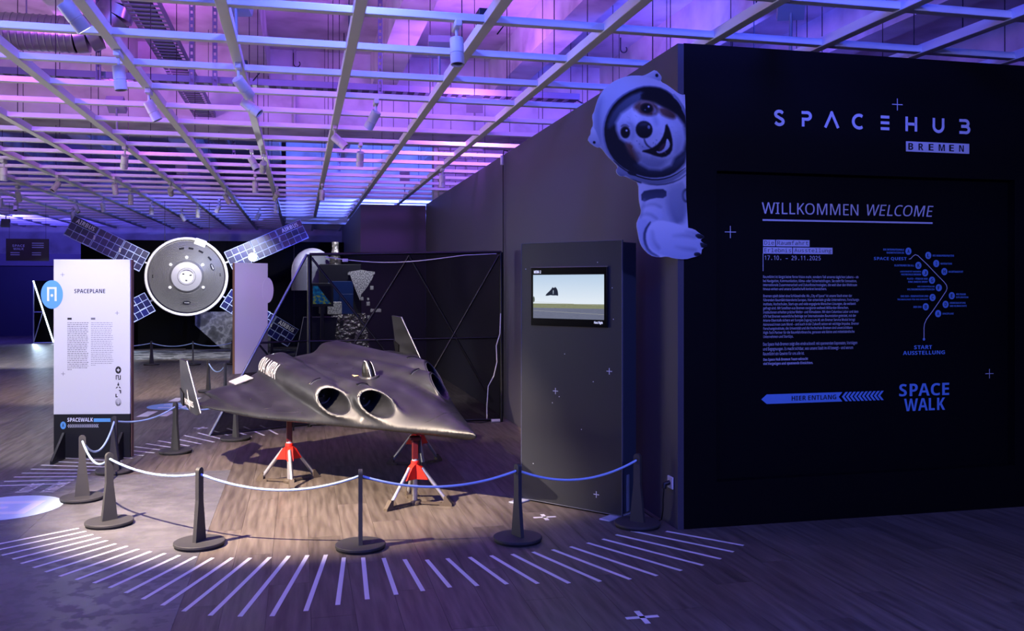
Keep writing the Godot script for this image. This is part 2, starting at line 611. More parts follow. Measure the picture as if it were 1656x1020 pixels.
func hull_field(a: float, b: float, c: float, wg: Vector3) -> float:
	var f := maxf(maxf(c - wg.x, wg.y - c), -wg.z)
	if a > 0.55 and b < 0.75 and c > -0.06:
		var p := Vector3(a, b, c)
		var n := CUT.normalized()
		var n1 := seg_d(p, N1A, N1B, 0.112, 0.125)
		n1 = maxf(n1, (p - I1).dot(n))
		var n3 := seg_d(p, Vector3(1.55, 0.40, 0.165), Vector3(2.90, 0.245, 0.215), 0.115, 0.118)
		n1 = smin(n1, n3, 0.03)
		var n2 := seg_d(p, N2A, N2B, 0.114, 0.10)
		n2 = maxf(n2, (p - I2).dot(n))
		var nn := maxf(smin(n1, n2, 0.03), a - 2.88)
		f = smin(f, nn, 0.055)
		# the intake ducts
		var t1 := seg_d(p, N1A.lerp(N1B, -0.5), N1A.lerp(N1B, 0.42), 0.089, 0.085)
		var t2 := seg_d(p, N2A.lerp(N2B, -0.5), N2A.lerp(N2B, 0.5), 0.091, 0.085)
		f = maxf(f, -maxf(t1, (p - I1).dot(n) - 0.015))
		f = maxf(f, -maxf(t2, (p - I2).dot(n) - 0.015))
	return f

func hull_mesh() -> ArrayMesh:
	var cs := 0.0125
	var na := int(3.04 / cs)
	var nb := int(1.20 / cs) + 1
	var nc := int(0.50 / cs)
	var a0 := -0.03
	var c0 := -0.105
	var vals := PackedFloat32Array()
	vals.resize(na * nb * nc)
	for i in na:
		var a := a0 + i * cs
		for j in range(1, nb):
			var b := (j - 0.5) * cs
			var base := (i * nb + j) * nc
			if b > 0.432 * a + 0.06 and b > 0.02:
				for k in nc:
					vals[base + k] = 1.0
				continue
			var wg := wing(a, b)
			for k in nc:
				vals[base + k] = hull_field(a, b, c0 + k * cs, wg)
		for k in nc:
			vals[(i * nb) * nc + k] = vals[(i * nb + 1) * nc + k]
	var ids := PackedInt32Array()
	ids.resize(na * nb * nc)
	ids.fill(-1)
	var verts := PackedVector3Array()
	var di := nb * nc
	var dj := nc
	var off := [0, di, dj, di + dj, 1, di + 1, dj + 1, di + dj + 1]
	var edges := [[0, 1], [2, 3], [4, 5], [6, 7], [0, 2], [1, 3], [4, 6], [5, 7], [0, 4], [1, 5], [2, 6], [3, 7]]
	for i in na - 1:
		for j in nb - 1:
			var base := (i * nb + j) * nc
			for k in nc - 1:
				var o := base + k
				var s0 := vals[o] < 0.0
				if (vals[o + di] < 0.0) == s0 and (vals[o + dj] < 0.0) == s0 and (vals[o + 1] < 0.0) == s0 and (vals[o + di + dj] < 0.0) == s0 and (vals[o + di + 1] < 0.0) == s0 and (vals[o + dj + 1] < 0.0) == s0 and (vals[o + di + dj + 1] < 0.0) == s0:
					continue
				var sum := Vector3.ZERO
				var cnt := 0
				for e in edges:
					var u: int = e[0]
					var v: int = e[1]
					var fu := vals[o + off[u]]
					var fv := vals[o + off[v]]
					if (fu < 0.0) != (fv < 0.0):
						var t := fu / (fu - fv)
						var pu := Vector3(u & 1, (u >> 1) & 1, (u >> 2) & 1)
						var pv := Vector3(v & 1, (v >> 1) & 1, (v >> 2) & 1)
						sum += pu.lerp(pv, t)
						cnt += 1
				sum /= cnt
				ids[o] = verts.size()
				verts.append(Vector3(a0 + (i + sum.x) * cs, (j - 0.5 + sum.y) * cs, c0 + (k + sum.z) * cs))
	var faces := PackedInt32Array()
	for i in range(1, na - 1):
		for j in range(0, nb - 1):
			var base := (i * nb + j) * nc
			for k in range(1, nc - 1):
				var o := base + k
				var neg := vals[o] < 0.0
				if j > 0:
					if (vals[o + di] < 0.0) != neg:
						hull_quad(faces, ids[o - dj - 1], ids[o - 1], ids[o], ids[o - dj], neg)
					if (vals[o + 1] < 0.0) != neg:
						hull_quad(faces, ids[o - di - dj], ids[o - dj], ids[o], ids[o - di], neg)
				if (vals[o + dj] < 0.0) != neg:
					hull_quad(faces, ids[o - di - 1], ids[o - di], ids[o], ids[o - 1], neg)
	# relax a little, then normals, then both halves
	var n := verts.size()
	var nor := PackedVector3Array()
	for pass_ in 2:
		var acc := PackedVector3Array()
		acc.resize(n)
		var wgt := PackedFloat32Array()
		wgt.resize(n)
		for t in range(0, faces.size(), 3):
			for q in 3:
				var u := faces[t + q]
				var v := faces[t + (q + 1) % 3]
				acc[u] += verts[v]
				wgt[u] += 1.0
				acc[v] += verts[u]
				wgt[v] += 1.0
		for u in n:
			if wgt[u] > 0.0:
				var moved := verts[u].lerp(acc[u] / wgt[u], 0.45)
				if verts[u].y < 0.004:
					moved.y = verts[u].y
				verts[u] = moved
	nor.resize(n)
	for t in range(0, faces.size(), 3):
		var A := verts[faces[t]]
		var fn := (verts[faces[t + 2]] - A).cross(verts[faces[t + 1]] - A)
		for q in 3:
			nor[faces[t + q]] += fn
	var V := PackedVector3Array()
	var NN := PackedVector3Array()
	var I := PackedInt32Array()
	for s: float in [1.0, -1.0]:
		var start := V.size()
		for u in n:
			V.append(Vector3(verts[u].x, verts[u].z, -verts[u].y * s))
			var m := nor[u]
			if verts[u].y < 0.004:
				m.y = 0.0
			m = m.normalized()
			NN.append(Vector3(m.x, m.z, -m.y * s))
		for t in range(0, faces.size(), 3):
			if s > 0:
				I.append_array([start + faces[t], start + faces[t + 1], start + faces[t + 2]])
			else:
				I.append_array([start + faces[t], start + faces[t + 2], start + faces[t + 1]])
	# make sure that the normals look outwards
	var flip := false
	for u in n:
		if V[u].y > 0.2 and absf(V[u].z) < 0.1:
			flip = NN[u].y < 0.0
			break
	if flip:
		for u in NN.size():
			NN[u] = -NN[u]
		for t in range(0, I.size(), 3):
			var sw := I[t + 1]
			I[t + 1] = I[t + 2]
			I[t + 2] = sw
	var arr := []
	arr.resize(Mesh.ARRAY_MAX)
	arr[Mesh.ARRAY_VERTEX] = V
	arr[Mesh.ARRAY_NORMAL] = NN
	arr[Mesh.ARRAY_INDEX] = I
	var mesh := ArrayMesh.new()
	mesh.add_surface_from_arrays(Mesh.PRIMITIVE_TRIANGLES, arr)
	return mesh

func hull_quad(faces: PackedInt32Array, a: int, b: int, c: int, d: int, neg: bool) -> void:
	if a < 0 or b < 0 or c < 0 or d < 0:
		return
	if neg:
		faces.append_array([a, b, c, a, c, d])
	else:
		faces.append_array([a, c, b, a, d, c])

# height of the hull's upper skin at (a, b)
func skin(a: float, b: float) -> float:
	var wg := wing(a, b)
	var c := 0.42
	while c > -0.05:
		if hull_field(a, b, c, wg) < 0.0:
			return c
		c -= 0.002
	return 0.0

func on_hull(a: float, b: float, lift := 0.0) -> Vector3:
	return Vector3(a, skin(a, absf(b)) + lift, -b)

func build_plane() -> void:
	var root := thing("spaceplane", "matt dark grey delta-wing spaceplane model with four round air intakes on jacks", "spaceplane", Vector3(1.254, 0.601, -6.385))
	var yaw := deg_to_rad(24.63)
	var pitch := deg_to_rad(-3.43)
	var roll := deg_to_rad(-8.97)
	var fw := Vector3(sin(yaw) * cos(pitch), sin(pitch), cos(yaw) * cos(pitch))
	var near := Vector3(-cos(yaw), 0, sin(yaw))
	var up := near.cross(fw)
	if up.y < 0:
		up = -up
	var n2 := near * cos(roll) + up * sin(roll)
	var u2 := up * cos(roll) - near * sin(roll)
	root.basis = Basis(-fw, u2, -n2)
	var skin_m := mat("hull_paint", Color(1, 1, 1), 0.44)
	skin_m.albedo_texture = noise_tex(0.01, [[0.0, Color(0.065, 0.07, 0.085)], [0.4, Color(0.10, 0.105, 0.12)], [0.62, Color(0.125, 0.13, 0.147)], [1.0, Color(0.19, 0.195, 0.215)]], 71, 512, 5)
	skin_m.roughness_texture = noise_tex(0.014, [[0.0, Color(0.8, 0.8, 0.8)], [1.0, Color(1, 1, 1)]], 72, 256)
	skin_m.uv1_triplanar = true
	skin_m.uv1_scale = Vector3(0.35, 0.9, 0.8)
	part(root, "hull", hull_mesh(), skin_m)
	var dark := mat("plane_black", Color(0.035, 0.035, 0.04), 0.35)
	var lip_m := mat("intake_lip", Color(0.24, 0.25, 0.27), 0.4, 0.3)
	var white := mat("plane_white", Color(0.82, 0.82, 0.82), 0.5)
	for s: float in [1.0, -1.0]:
		for w in 2:
			var A: Vector3 = [N1A, N2A][w]
			var B: Vector3 = [N1B, N2B][w]
			var I: Vector3 = [I1, I2][w]
			var d := (B - A).normalized()
			var n := CUT.normalized()
			var axis0 := A + d * ((I - A).dot(d))
			var e1 := d.cross(Vector3(0, 0, 1)).normalized()
			var e2 := d.cross(e1).normalized()
			var ring := []
			for k in 40:
				var th := TAU * k / 40
				var q := axis0 + (e1 * cos(th) + e2 * sin(th)) * (0.0945 if w == 0 else 0.0965)
				q -= d * ((q - I).dot(n) / d.dot(n))
				ring.append(Vector3(q.x, q.z, -q.y * s))
			var st := begin()
			tube(st, ring, 0.0042, 6, -1.0, true)
			part(root, "intake_lip", done(st), lip_m)
			# fan disc and spinner deep in the duct
			var c1 := axis0 + d * 0.26
			var pts := []
			for q in [axis0 + d * 0.30, axis0 + d * 0.305]:
				pts.append(Vector3(q.x, q.z, -q.y * s))
			var fan := part(root, "engine_fan", rod(pts, 0.086, 20), dark)
			pts = []
			for q in [c1 + d * 0.04, c1 - d * 0.03]:
				pts.append(Vector3(q.x, q.z, -q.y * s))
			part(fan, "spinner", rod(pts, 0.03, 12, 0.008), lip_m)
			st = begin()
			var arc := []
			for k in 8:
				var th := 0.5 + 1.3 * k / 7.0
				var q := c1 + (e1 * cos(th) + e2 * sin(th) * s) * 0.07
				arc.append(Vector3(q.x, q.z, -q.y * s))
			tube(st, arc, 0.008, 6)
			part(fan, "starter_bracket", done(st), lip_m)
		# cooling slots on the engine covers
		for sl in [[1.62, 0.475, 0.10], [1.22, 0.25, 0.09]]:
			var st2 := begin()
			var path := []
			for k in 7:
				path.append(on_hull(sl[0], s * (sl[1] - sl[2] / 2 + sl[2] * k / 6.0), 0.002))
			tube(st2, path, 0.013, 8)
			var slot := part(root, "cooling_slot", done(st2), dark)
			st2 = begin()
			var rim := []
			for k in 7:
				rim.append(on_hull(sl[0] - 0.022, s * (sl[1] - sl[2] / 2 + sl[2] * k / 6.0), 0.001))
			tube(st2, rim, 0.006, 6)
			part(slot, "slot_rim", done(st2), lip_m)
		# fin at the wing tip: a thin swept board, leaning out a little
		var fin := [Vector2(2.58, 0.0), Vector2(2.66, -0.03), Vector2(2.80, -0.035), Vector2(2.98, 0.02), Vector2(3.04, 0.14), Vector2(3.02, 0.43), Vector2(2.84, 0.43)]
		var lean := Transform3D(Basis(Vector3(1, 0, 0), Vector3(0, 1, 0.06 * s), Vector3(0, 0, 1)), Vector3(0, 0, -1.14 * s))
		var st3 := begin()
		prism(st3, PackedVector2Array(fin), -0.010, 0.010, lean)
		var fo := part(root, "tip_fin", done(st3), skin_m)
		st3 = begin()
		tube(st3, [lean * Vector3(2.575, 0.0, 0), lean * Vector3(2.835, 0.43, 0)], 0.006, 6)
		part(fo, "leading_edge", done(st3), mat("bare_edge", Color(0.6, 0.6, 0.62), 0.35, 0.4))
		st3 = begin()
		prism(st3, PackedVector2Array([Vector2(2.96, 0.12), Vector2(3.05, 0.16), Vector2(3.05, 0.02), Vector2(3.0, 0.0)]), -0.02, 0.02, lean)
		part(fo, "rudder_horn", done(st3), dark)
		var tx := text(fo, "POL", Vector2.ZERO, Vector2(0.10, 0.055), 0, white, "bold")
		var tx2 := text(fo, "RIS", Vector2.ZERO, Vector2(0.10, 0.055), 0, white, "bold")
		var star := part(fo, "star_mark", prism_mesh([Vector2(0, 0.13), Vector2(0.014, 0.035), Vector2(0.045, 0.02), Vector2(0.012, 0.01), Vector2(0, -0.06), Vector2(-0.012, 0.01), Vector2(-0.045, 0.02), Vector2(-0.014, 0.035)], 0, 0.001), white)
		var side := Transform3D(Basis(Vector3(-s, 0, 0), Vector3(0, 1, 0), Vector3(0, 0, -s)), Vector3.ZERO)
		tx.transform = Transform3D(side.basis, Vector3(2.83 + 0.11 * s, 0.03, -1.1525 * s)) * tx.transform
		tx2.transform = Transform3D(side.basis, Vector3(2.83 - 0.02 * s, 0.03, -1.1525 * s)) * tx2.transform
		star.transform = Transform3D(side.basis, Vector3(2.83 + 0.0 * s, 0.05, -1.1525 * s))
	# raised elevon patch by the engine cover, paler than the hull
	for s: float in [1.0, -1.0]:
		var stp := begin()
		var p0 := on_hull(2.80, s * 0.55, 0.004)
		var p1 := on_hull(2.80, s * 0.72, 0.004)
		quad(stp, p0, p1, Vector3(2.985, p1.y + 0.002, p1.z), Vector3(2.985, p0.y + 0.006, p0.z))
		quad(stp, p0 + Vector3(0, 0.006, 0), p1 + Vector3(0, 0.006, 0), Vector3(2.985, p1.y + 0.008, p1.z), Vector3(2.985, p0.y + 0.012, p0.z))
		part(root, "trim_flap", done(stp), mat("pale_flap", Color(0.66, 0.66, 0.68), 0.45))
	# the dorsal probe: black ribbed dome on a flange
	var st4 := begin()
	var dome := []
	for k in 9:
		var t := k / 8.0 * PI / 2
		dome.append(Vector2(0.056 * cos(t), 0.165 * sin(t)))
	var base := on_hull(1.56, 0.0)
	var dm := part(root, "dorsal_dome", lathe(dome, 20, Transform3D(Basis(Vector3(1.3, 0, 0), Vector3(0.12, 1, 0), Vector3(0, 0, 1)), base - Vector3(0, 0.015, 0))), dark)
	for z: float in [-0.02, 0.03]:
		st4 = begin()
		var path := []
		for k in 9:
			var t := 0.02 + k / 8.0 * PI * 0.5
			var rr := sqrt(maxf(0.056 * 0.056 - z * z, 0.0))
			path.append(base + Vector3(-1.3 * rr * cos(t) + 0.12 * 0.15 * sin(t), 0.158 * sin(t) * sqrt(1.0 - z * z / 0.0032) - 0.008, z))
		tube(st4, path, 0.0035, 6)
		part(dm, "light_seam", done(st4), white)
	part(root, "dome_flange", lathe([Vector2(0.0, 0.012), Vector2(0.075, 0.012), Vector2(0.08, 0.0), Vector2(0.078, -0.01)], 20, Transform3D(Basis(Vector3(1.35, 0, 0), Vector3.UP, Vector3(0, 0, 1)), base)), mat("flange", Color(0.16, 0.16, 0.18), 0.4))
	var lab := begin()
	prism(lab, PackedVector2Array([Vector2(-0.05, 0), Vector2(0.03, -0.022), Vector2(0.03, 0.022)]), -0.001, 0.001, Transform3D(Basis(Vector3(-1, 0, 0), Vector3(0, 0, 1), Vector3(0, 1, 0)), base + Vector3(0.13, 0.006, -0.07)))
	part(root, "warning_label", done(lab), mat("label_cream", Color(0.85, 0.75, 0.5), 0.6))
	# panel joints: thin dark lines following the skin
	var joint := mat("panel_joint", Color(0.05, 0.05, 0.055), 0.7)
	for run in [[[0.42, 0.0], [0.42, 0.06], [0.44, 0.11], [0.47, 0.15]], [[0.42, 0.0], [0.42, -0.06], [0.44, -0.11], [0.47, -0.15]], [[1.25, 0.12], [1.7, 0.16], [2.2, 0.145], [2.8, 0.13]], [[2.05, 0.70], [1.98, 0.74], [2.02, 0.79]], [[1.72, 0.6], [1.66, 0.63], [1.74, 0.69], [1.84, 0.74]], [[2.45, 0.98], [2.3, 0.95], [2.24, 0.93]]]:
		var path := []
		for i in run.size() - 1:
			for k in 7:
				path.append(on_hull(lerpf(run[i][0], run[i + 1][0], k / 7.0), lerpf(run[i][1], run[i + 1][1], k / 7.0), 0.0))
		path.append(on_hull(run[-1][0], run[-1][1], 0.0))
		var sj := begin()
		tube(sj, path, 0.0024, 5)
		part(root, "panel_joint", done(sj), joint)
	# rivets and little studs
	for rv in [[2.3, 0.78], [2.1, 0.1], [1.95, -0.05], [2.2, -0.02], [1.62, 0.62]]:
		part(root, "rivet", lathe([Vector2(0, 0.006), Vector2(0.007, 0.004), Vector2(0.009, -0.004)], 10), joint, on_hull(rv[0], rv[1]))
	# the number on the outer side of the engine cover, letters laid on the curved skin
	var raw := TextMesh.new()
	var f := SystemFont.new()
	f.font_names = PackedStringArray(["Droid Sans"])
	f.font_weight = 400
	raw.text = "004 MIRA"
	raw.font = f
	raw.font_size = 32
	raw.pixel_size = 0.01
	raw.depth = 0.0
	raw.curve_step = 2.0
	var bb := raw.get_aabb()
	var src := raw.surface_get_arrays(0)
	var vs: PackedVector3Array = src[Mesh.ARRAY_VERTEX]
	var ix: PackedInt32Array = src[Mesh.ARRAY_INDEX]
	var d1 := (N1B - N1A).normalized()
	var sl := begin()
	var put := func(v: Vector3) -> Vector3:
		var u := (v.x - bb.position.x) / bb.size.x
		var h := (v.y - bb.position.y) / bb.size.y
		var c := N1A + d1 * lerpf(1.84, 1.36, u)
		var ang := lerpf(0.02, 1.12, h)
		var q := c + (Vector3(0, 1, 0) * cos(ang) + Vector3(0, 0, 1) * sin(ang)) * 0.1305
		return Vector3(q.x, q.z, -q.y)
	for i in range(0, ix.size(), 3):
		# split each triangle so that it follows the curve
		var a := vs[ix[i]]
		var b := vs[ix[i + 1]]
		var c := vs[ix[i + 2]]
		var stack := [[a, b, c, 0]]
		while stack.size() > 0:
			var t: Array = stack.pop_back()
			var A: Vector3 = t[0]
			var B: Vector3 = t[1]
			var Cc: Vector3 = t[2]
			if t[3] < 3 and maxf(absf(A.y - B.y), maxf(absf(B.y - Cc.y), absf(A.y - Cc.y))) > bb.size.y * 0.3:
				var ab := (A + B) / 2
				var bc := (B + Cc) / 2
				var ca := (Cc + A) / 2
				for q in [[A, ab, ca], [ab, B, bc], [ca, bc, Cc], [ab, bc, ca]]:
					stack.append([q[0], q[1], q[2], t[3] + 1])
			else:
				tri(sl, put.call(A), put.call(B), put.call(Cc))
	part(root, "lettering", done(sl), white)

# ---------------------------------------------------------------- the three jacks
func build_stands() -> void:
	var steel := mat("stand_steel", Color(0.66, 0.66, 0.67), 0.35, 0.6)
	var orange := mat("stand_orange", Color(0.80, 0.12, 0.05), 0.5)
	var red := mat("stand_red", Color(0.30, 0.025, 0.035), 0.45)
	var boot := mat("stand_boot", Color(0.30, 0.26, 0.21), 0.7)
	var data := [[Vector3(-0.09, 0, -7.97), 0.575, [200.0, 80.0, 330.0], "orange and silver tripod jack under the near wing of the spaceplane"],
		[Vector3(0.87, 0, -6.95), 0.525, [35.0, 150.0, 275.0], "orange and silver tripod jack under the nose of the spaceplane"],
		[Vector3(1.08, 0, -8.44), 0.76, [100.0, 215.0, 330.0], "tripod jack under the far wing in the shadow of the spaceplane"]]
	for d in data:
		var t := thing("jack_stand", d[3], "jack stand", d[0], 0.0, "tripod jacks under the spaceplane")
		var angs := []
		# feet: first listed foot comes forward
		match data.find(d):
			0: angs = [5.0, 125.0, 245.0]
			1: angs = [185.0, 65.0, -55.0]
			2: angs = [5.0, 125.0, 245.0]
		for a in angs:
			var dir := Vector3(sin(deg_to_rad(a)), 0, cos(deg_to_rad(a)))
			var sidev := Vector3(dir.z, 0, -dir.x)
			var leg := part(t, "leg", rod([dir * 0.255 + Vector3.UP * 0.035, dir * 0.055 + Vector3.UP * 0.285], 0.017, 4), steel)
			var st := begin()
			var X := Transform3D(Basis(dir, Vector3.UP, sidev), Vector3.ZERO)
			prism(st, PackedVector2Array([Vector2(0.20, 0), Vector2(0.30, 0), Vector2(0.30, 0.018), Vector2(0.255, 0.075), Vector2(0.235, 0.075), Vector2(0.235, 0.02), Vector2(0.20, 0.02)]), -0.02, 0.02, X)
			part(leg, "foot_boot", done(st), boot)
			st = begin()
			prism(st, PackedVector2Array([Vector2(0.02, 0.20), Vector2(0.11, 0.20), Vector2(0.055, 0.29), Vector2(0.02, 0.315)]), -0.026, 0.026, X)
			part(t, "leg_bracket", done(st), orange)
			st = begin()
			abox(st, Vector3(0.03, 0.008, -0.012), Vector3(0.21, 0.024, 0.012), X)
			part(t, "base_bar", done(st), boot)
		part(t, "base_hub", lathe([Vector2(0, 0.032), Vector2(0.045, 0.032), Vector2(0.05, 0.02), Vector2(0.05, 0.004), Vector2(0, 0.004)], 16), boot)
		part(t, "spindle", rod([Vector3(0, 0.03, 0), Vector3(0, 0.24, 0)], 0.019, 12), steel)
		part(t, "collar", lathe([Vector2(0, 0.34), Vector2(0.032, 0.34), Vector2(0.034, 0.31), Vector2(0.034, 0.20), Vector2(0, 0.20)], 6), orange)
		part(t, "lock_ring", lathe([Vector2(0, 0.355), Vector2(0.024, 0.355), Vector2(0.028, 0.335), Vector2(0, 0.335)], 14), steel)
		var top: float = d[1]
		part(t, "column", cbox(Vector3(0.05, top - 0.35, 0.05), 0.006), red, Vector3(0, (top + 0.35) / 2, 0))
		part(t, "column_head", cbox(Vector3(0.085, 0.03, 0.06), 0.006), red, Vector3(0, top - 0.012, 0))
		var hs := begin()
		abox(hs, Vector3(0.028, top - 0.13, -0.012), Vector3(0.042, top - 0.03, 0.012))
		part(t, "lock_lever", done(hs), mat("lever_black", Color(0.04, 0.04, 0.04), 0.5))

# ---------------------------------------------------------------- rope barriers
var post_meshes := []

func make_post(at: Vector3, face: float, label: String, group: String) -> void:
	if post_meshes.is_empty():
		var prof := []
		for k in 9:
			var t := PI * k / 8.0
			prof.append(Vector2(0.026 * cos(t), 0.486 + 0.026 * sin(t)))
		prof.append(Vector2(-0.026, 0.30))
		prof.append(Vector2(-0.056, 0.03))
		prof.append(Vector2(0.056, 0.03))
		prof.append(Vector2(0.026, 0.30))
		var st := begin()
		prism(st, PackedVector2Array(prof), -0.013, 0.013)
		post_meshes.append(done(st))
		post_meshes.append(lathe([Vector2(0, 0.032), Vector2(0.158, 0.032), Vector2(0.162, 0.029), Vector2(0.162, 0.016), Vector2(0.0, 0.016)], 40))
		post_meshes.append(lathe([Vector2(0, 0.016), Vector2(0.156, 0.016), Vector2(0.156, 0.0), Vector2(0, 0.0)], 40))
		post_meshes.append(lathe([Vector2(0.010, -0.0135), Vector2(0.014, -0.0145), Vector2(0.014, 0.0145), Vector2(0.010, 0.0135)], 16, Transform3D(Basis(Vector3.RIGHT, PI / 2), Vector3(0, 0.468, 0))))
	var t := thing("barrier_post", label, "barrier post", at, face, group)
	var grey := mat("post_grey", Color(0.19, 0.19, 0.195), 0.6)
	part(t, "upright_board", post_meshes[0], grey)
	part(t, "base_plate", post_meshes[1], grey)
	part(t, "base_pad", post_meshes[2], mat("post_pad", Color(0.03, 0.03, 0.03), 0.8))
	part(t, "rope_eye", post_meshes[3], mat("post_eye", Color(0.06, 0.06, 0.06), 0.5))

func rope(a: Vector3, b: Vector3, sag: float, label: String, group: String, r := 0.0085) -> void:
	var path := []
	for k in 25:
		var t := k / 24.0
		path.append(a.lerp(b, t) + Vector3.DOWN * sag * 4.0 * t * (1.0 - t))
	var o := part(self, "barrier_rope", rod(path, r, 8), mat("rope_white", Color(0.66, 0.78, 0.90), 0.35))
	tag(o, label, "rope", group)

func build_barriers() -> void:
	var centre := Vector3(0.48, 0, -8.18)
	var p := {"a": Vector3(-1.64, 0, -8.75), "b": Vector3(-1.68, 0, -7.70), "c": Vector3(-1.32, 0, -6.86), "d": Vector3(-0.64, 0, -6.17), "e": Vector3(0.38, 0, -5.87), "f": Vector3(1.41, 0, -5.80), "g": Vector3(2.32, 0, -5.96), "h": Vector3(-1.23, 0, -9.64), "i": Vector3(-0.69, 0, -10.3)}
	var where := {"a": "before the white panel's black foot", "b": "beside the pale blue floor sticker", "c": "on the grey stone floor by the ray stripes", "d": "where grey stone floor meets wood", "e": "on wood between the two front jacks", "f": "before the screen stand's left edge", "g": "in the corner under the wall socket", "h": "between the white panel and the wing tip fin", "i": "under the near wing by the gauze"}
	for k in p:
		var r: Vector3 = p[k] - centre
		make_post(p[k], atan2(r.x, r.z) + PI / 2, "dark board barrier post " + where[k], "barrier posts around the spaceplane")
	var eye := Vector3(0, 0.468, 0)
	for l in [["a", "b", 0.17, "deep drooping pale cord by the white panel's black foot"], ["b", "c", 0.10, "short pale cord beside the pale blue floor sticker"], ["c", "d", 0.055, "taut pale cord over the grey stone floor"], ["d", "e", 0.10, "pale cord hanging before the near wing jack"], ["e", "f", 0.09, "blue-lit cord hanging before the nose jack"], ["f", "g", 0.10, "blue-lit cord hanging before the screen stand"], ["a", "h", 0.06, "pale cord behind the white panel's right edge"], ["h", "i", 0.08, "pale cord running behind the near wing tip"]]:
		var A: Vector3 = p[l[0]]
		var B: Vector3 = p[l[1]]
		rope(A + eye, B + eye, l[2], l[3], "cords around the spaceplane")
	var q := [Vector3(-4.3, 0, -20.6), Vector3(-3.08, 0, -20.36), Vector3(-2.22, 0, -20.16), Vector3(-1.42, 0, -20.2), Vector3(-0.6, 0, -20.3)]
	for i in q.size():
		make_post(q[i], 0.9 * i, "dark grey barrier post before the capsule and moon picture", "barrier posts before the capsule")
		if i > 0:
			rope(q[i - 1] + eye, q[i] + eye, 0.07, "pale cord on the barrier posts before the capsule", "cords before the capsule")
	var z := [Vector3(-1.12, 0, -14.42), Vector3(-1.42, 0, -15.0)]
	for i in 2:
		make_post(z[i], 1.2 + i, "dark grey barrier post beside the edge-on white panel", "barrier posts beside the edge-on panel")
	rope(z[0] + eye, z[1] + eye, 0.12, "pale cord drooping beside the edge-on white panel", "")

# ---------------------------------------------------------------- markings stuck on the floor
func flat_on_floor(o: Node3D, at: Vector3, turn: float) -> void:
	# local x right, y away from the viewer, z up
	o.transform = Transform3D(Basis(Vector3.UP, turn) * Basis(Vector3.RIGHT, Vector3(0, 0, -1), Vector3.UP), at)

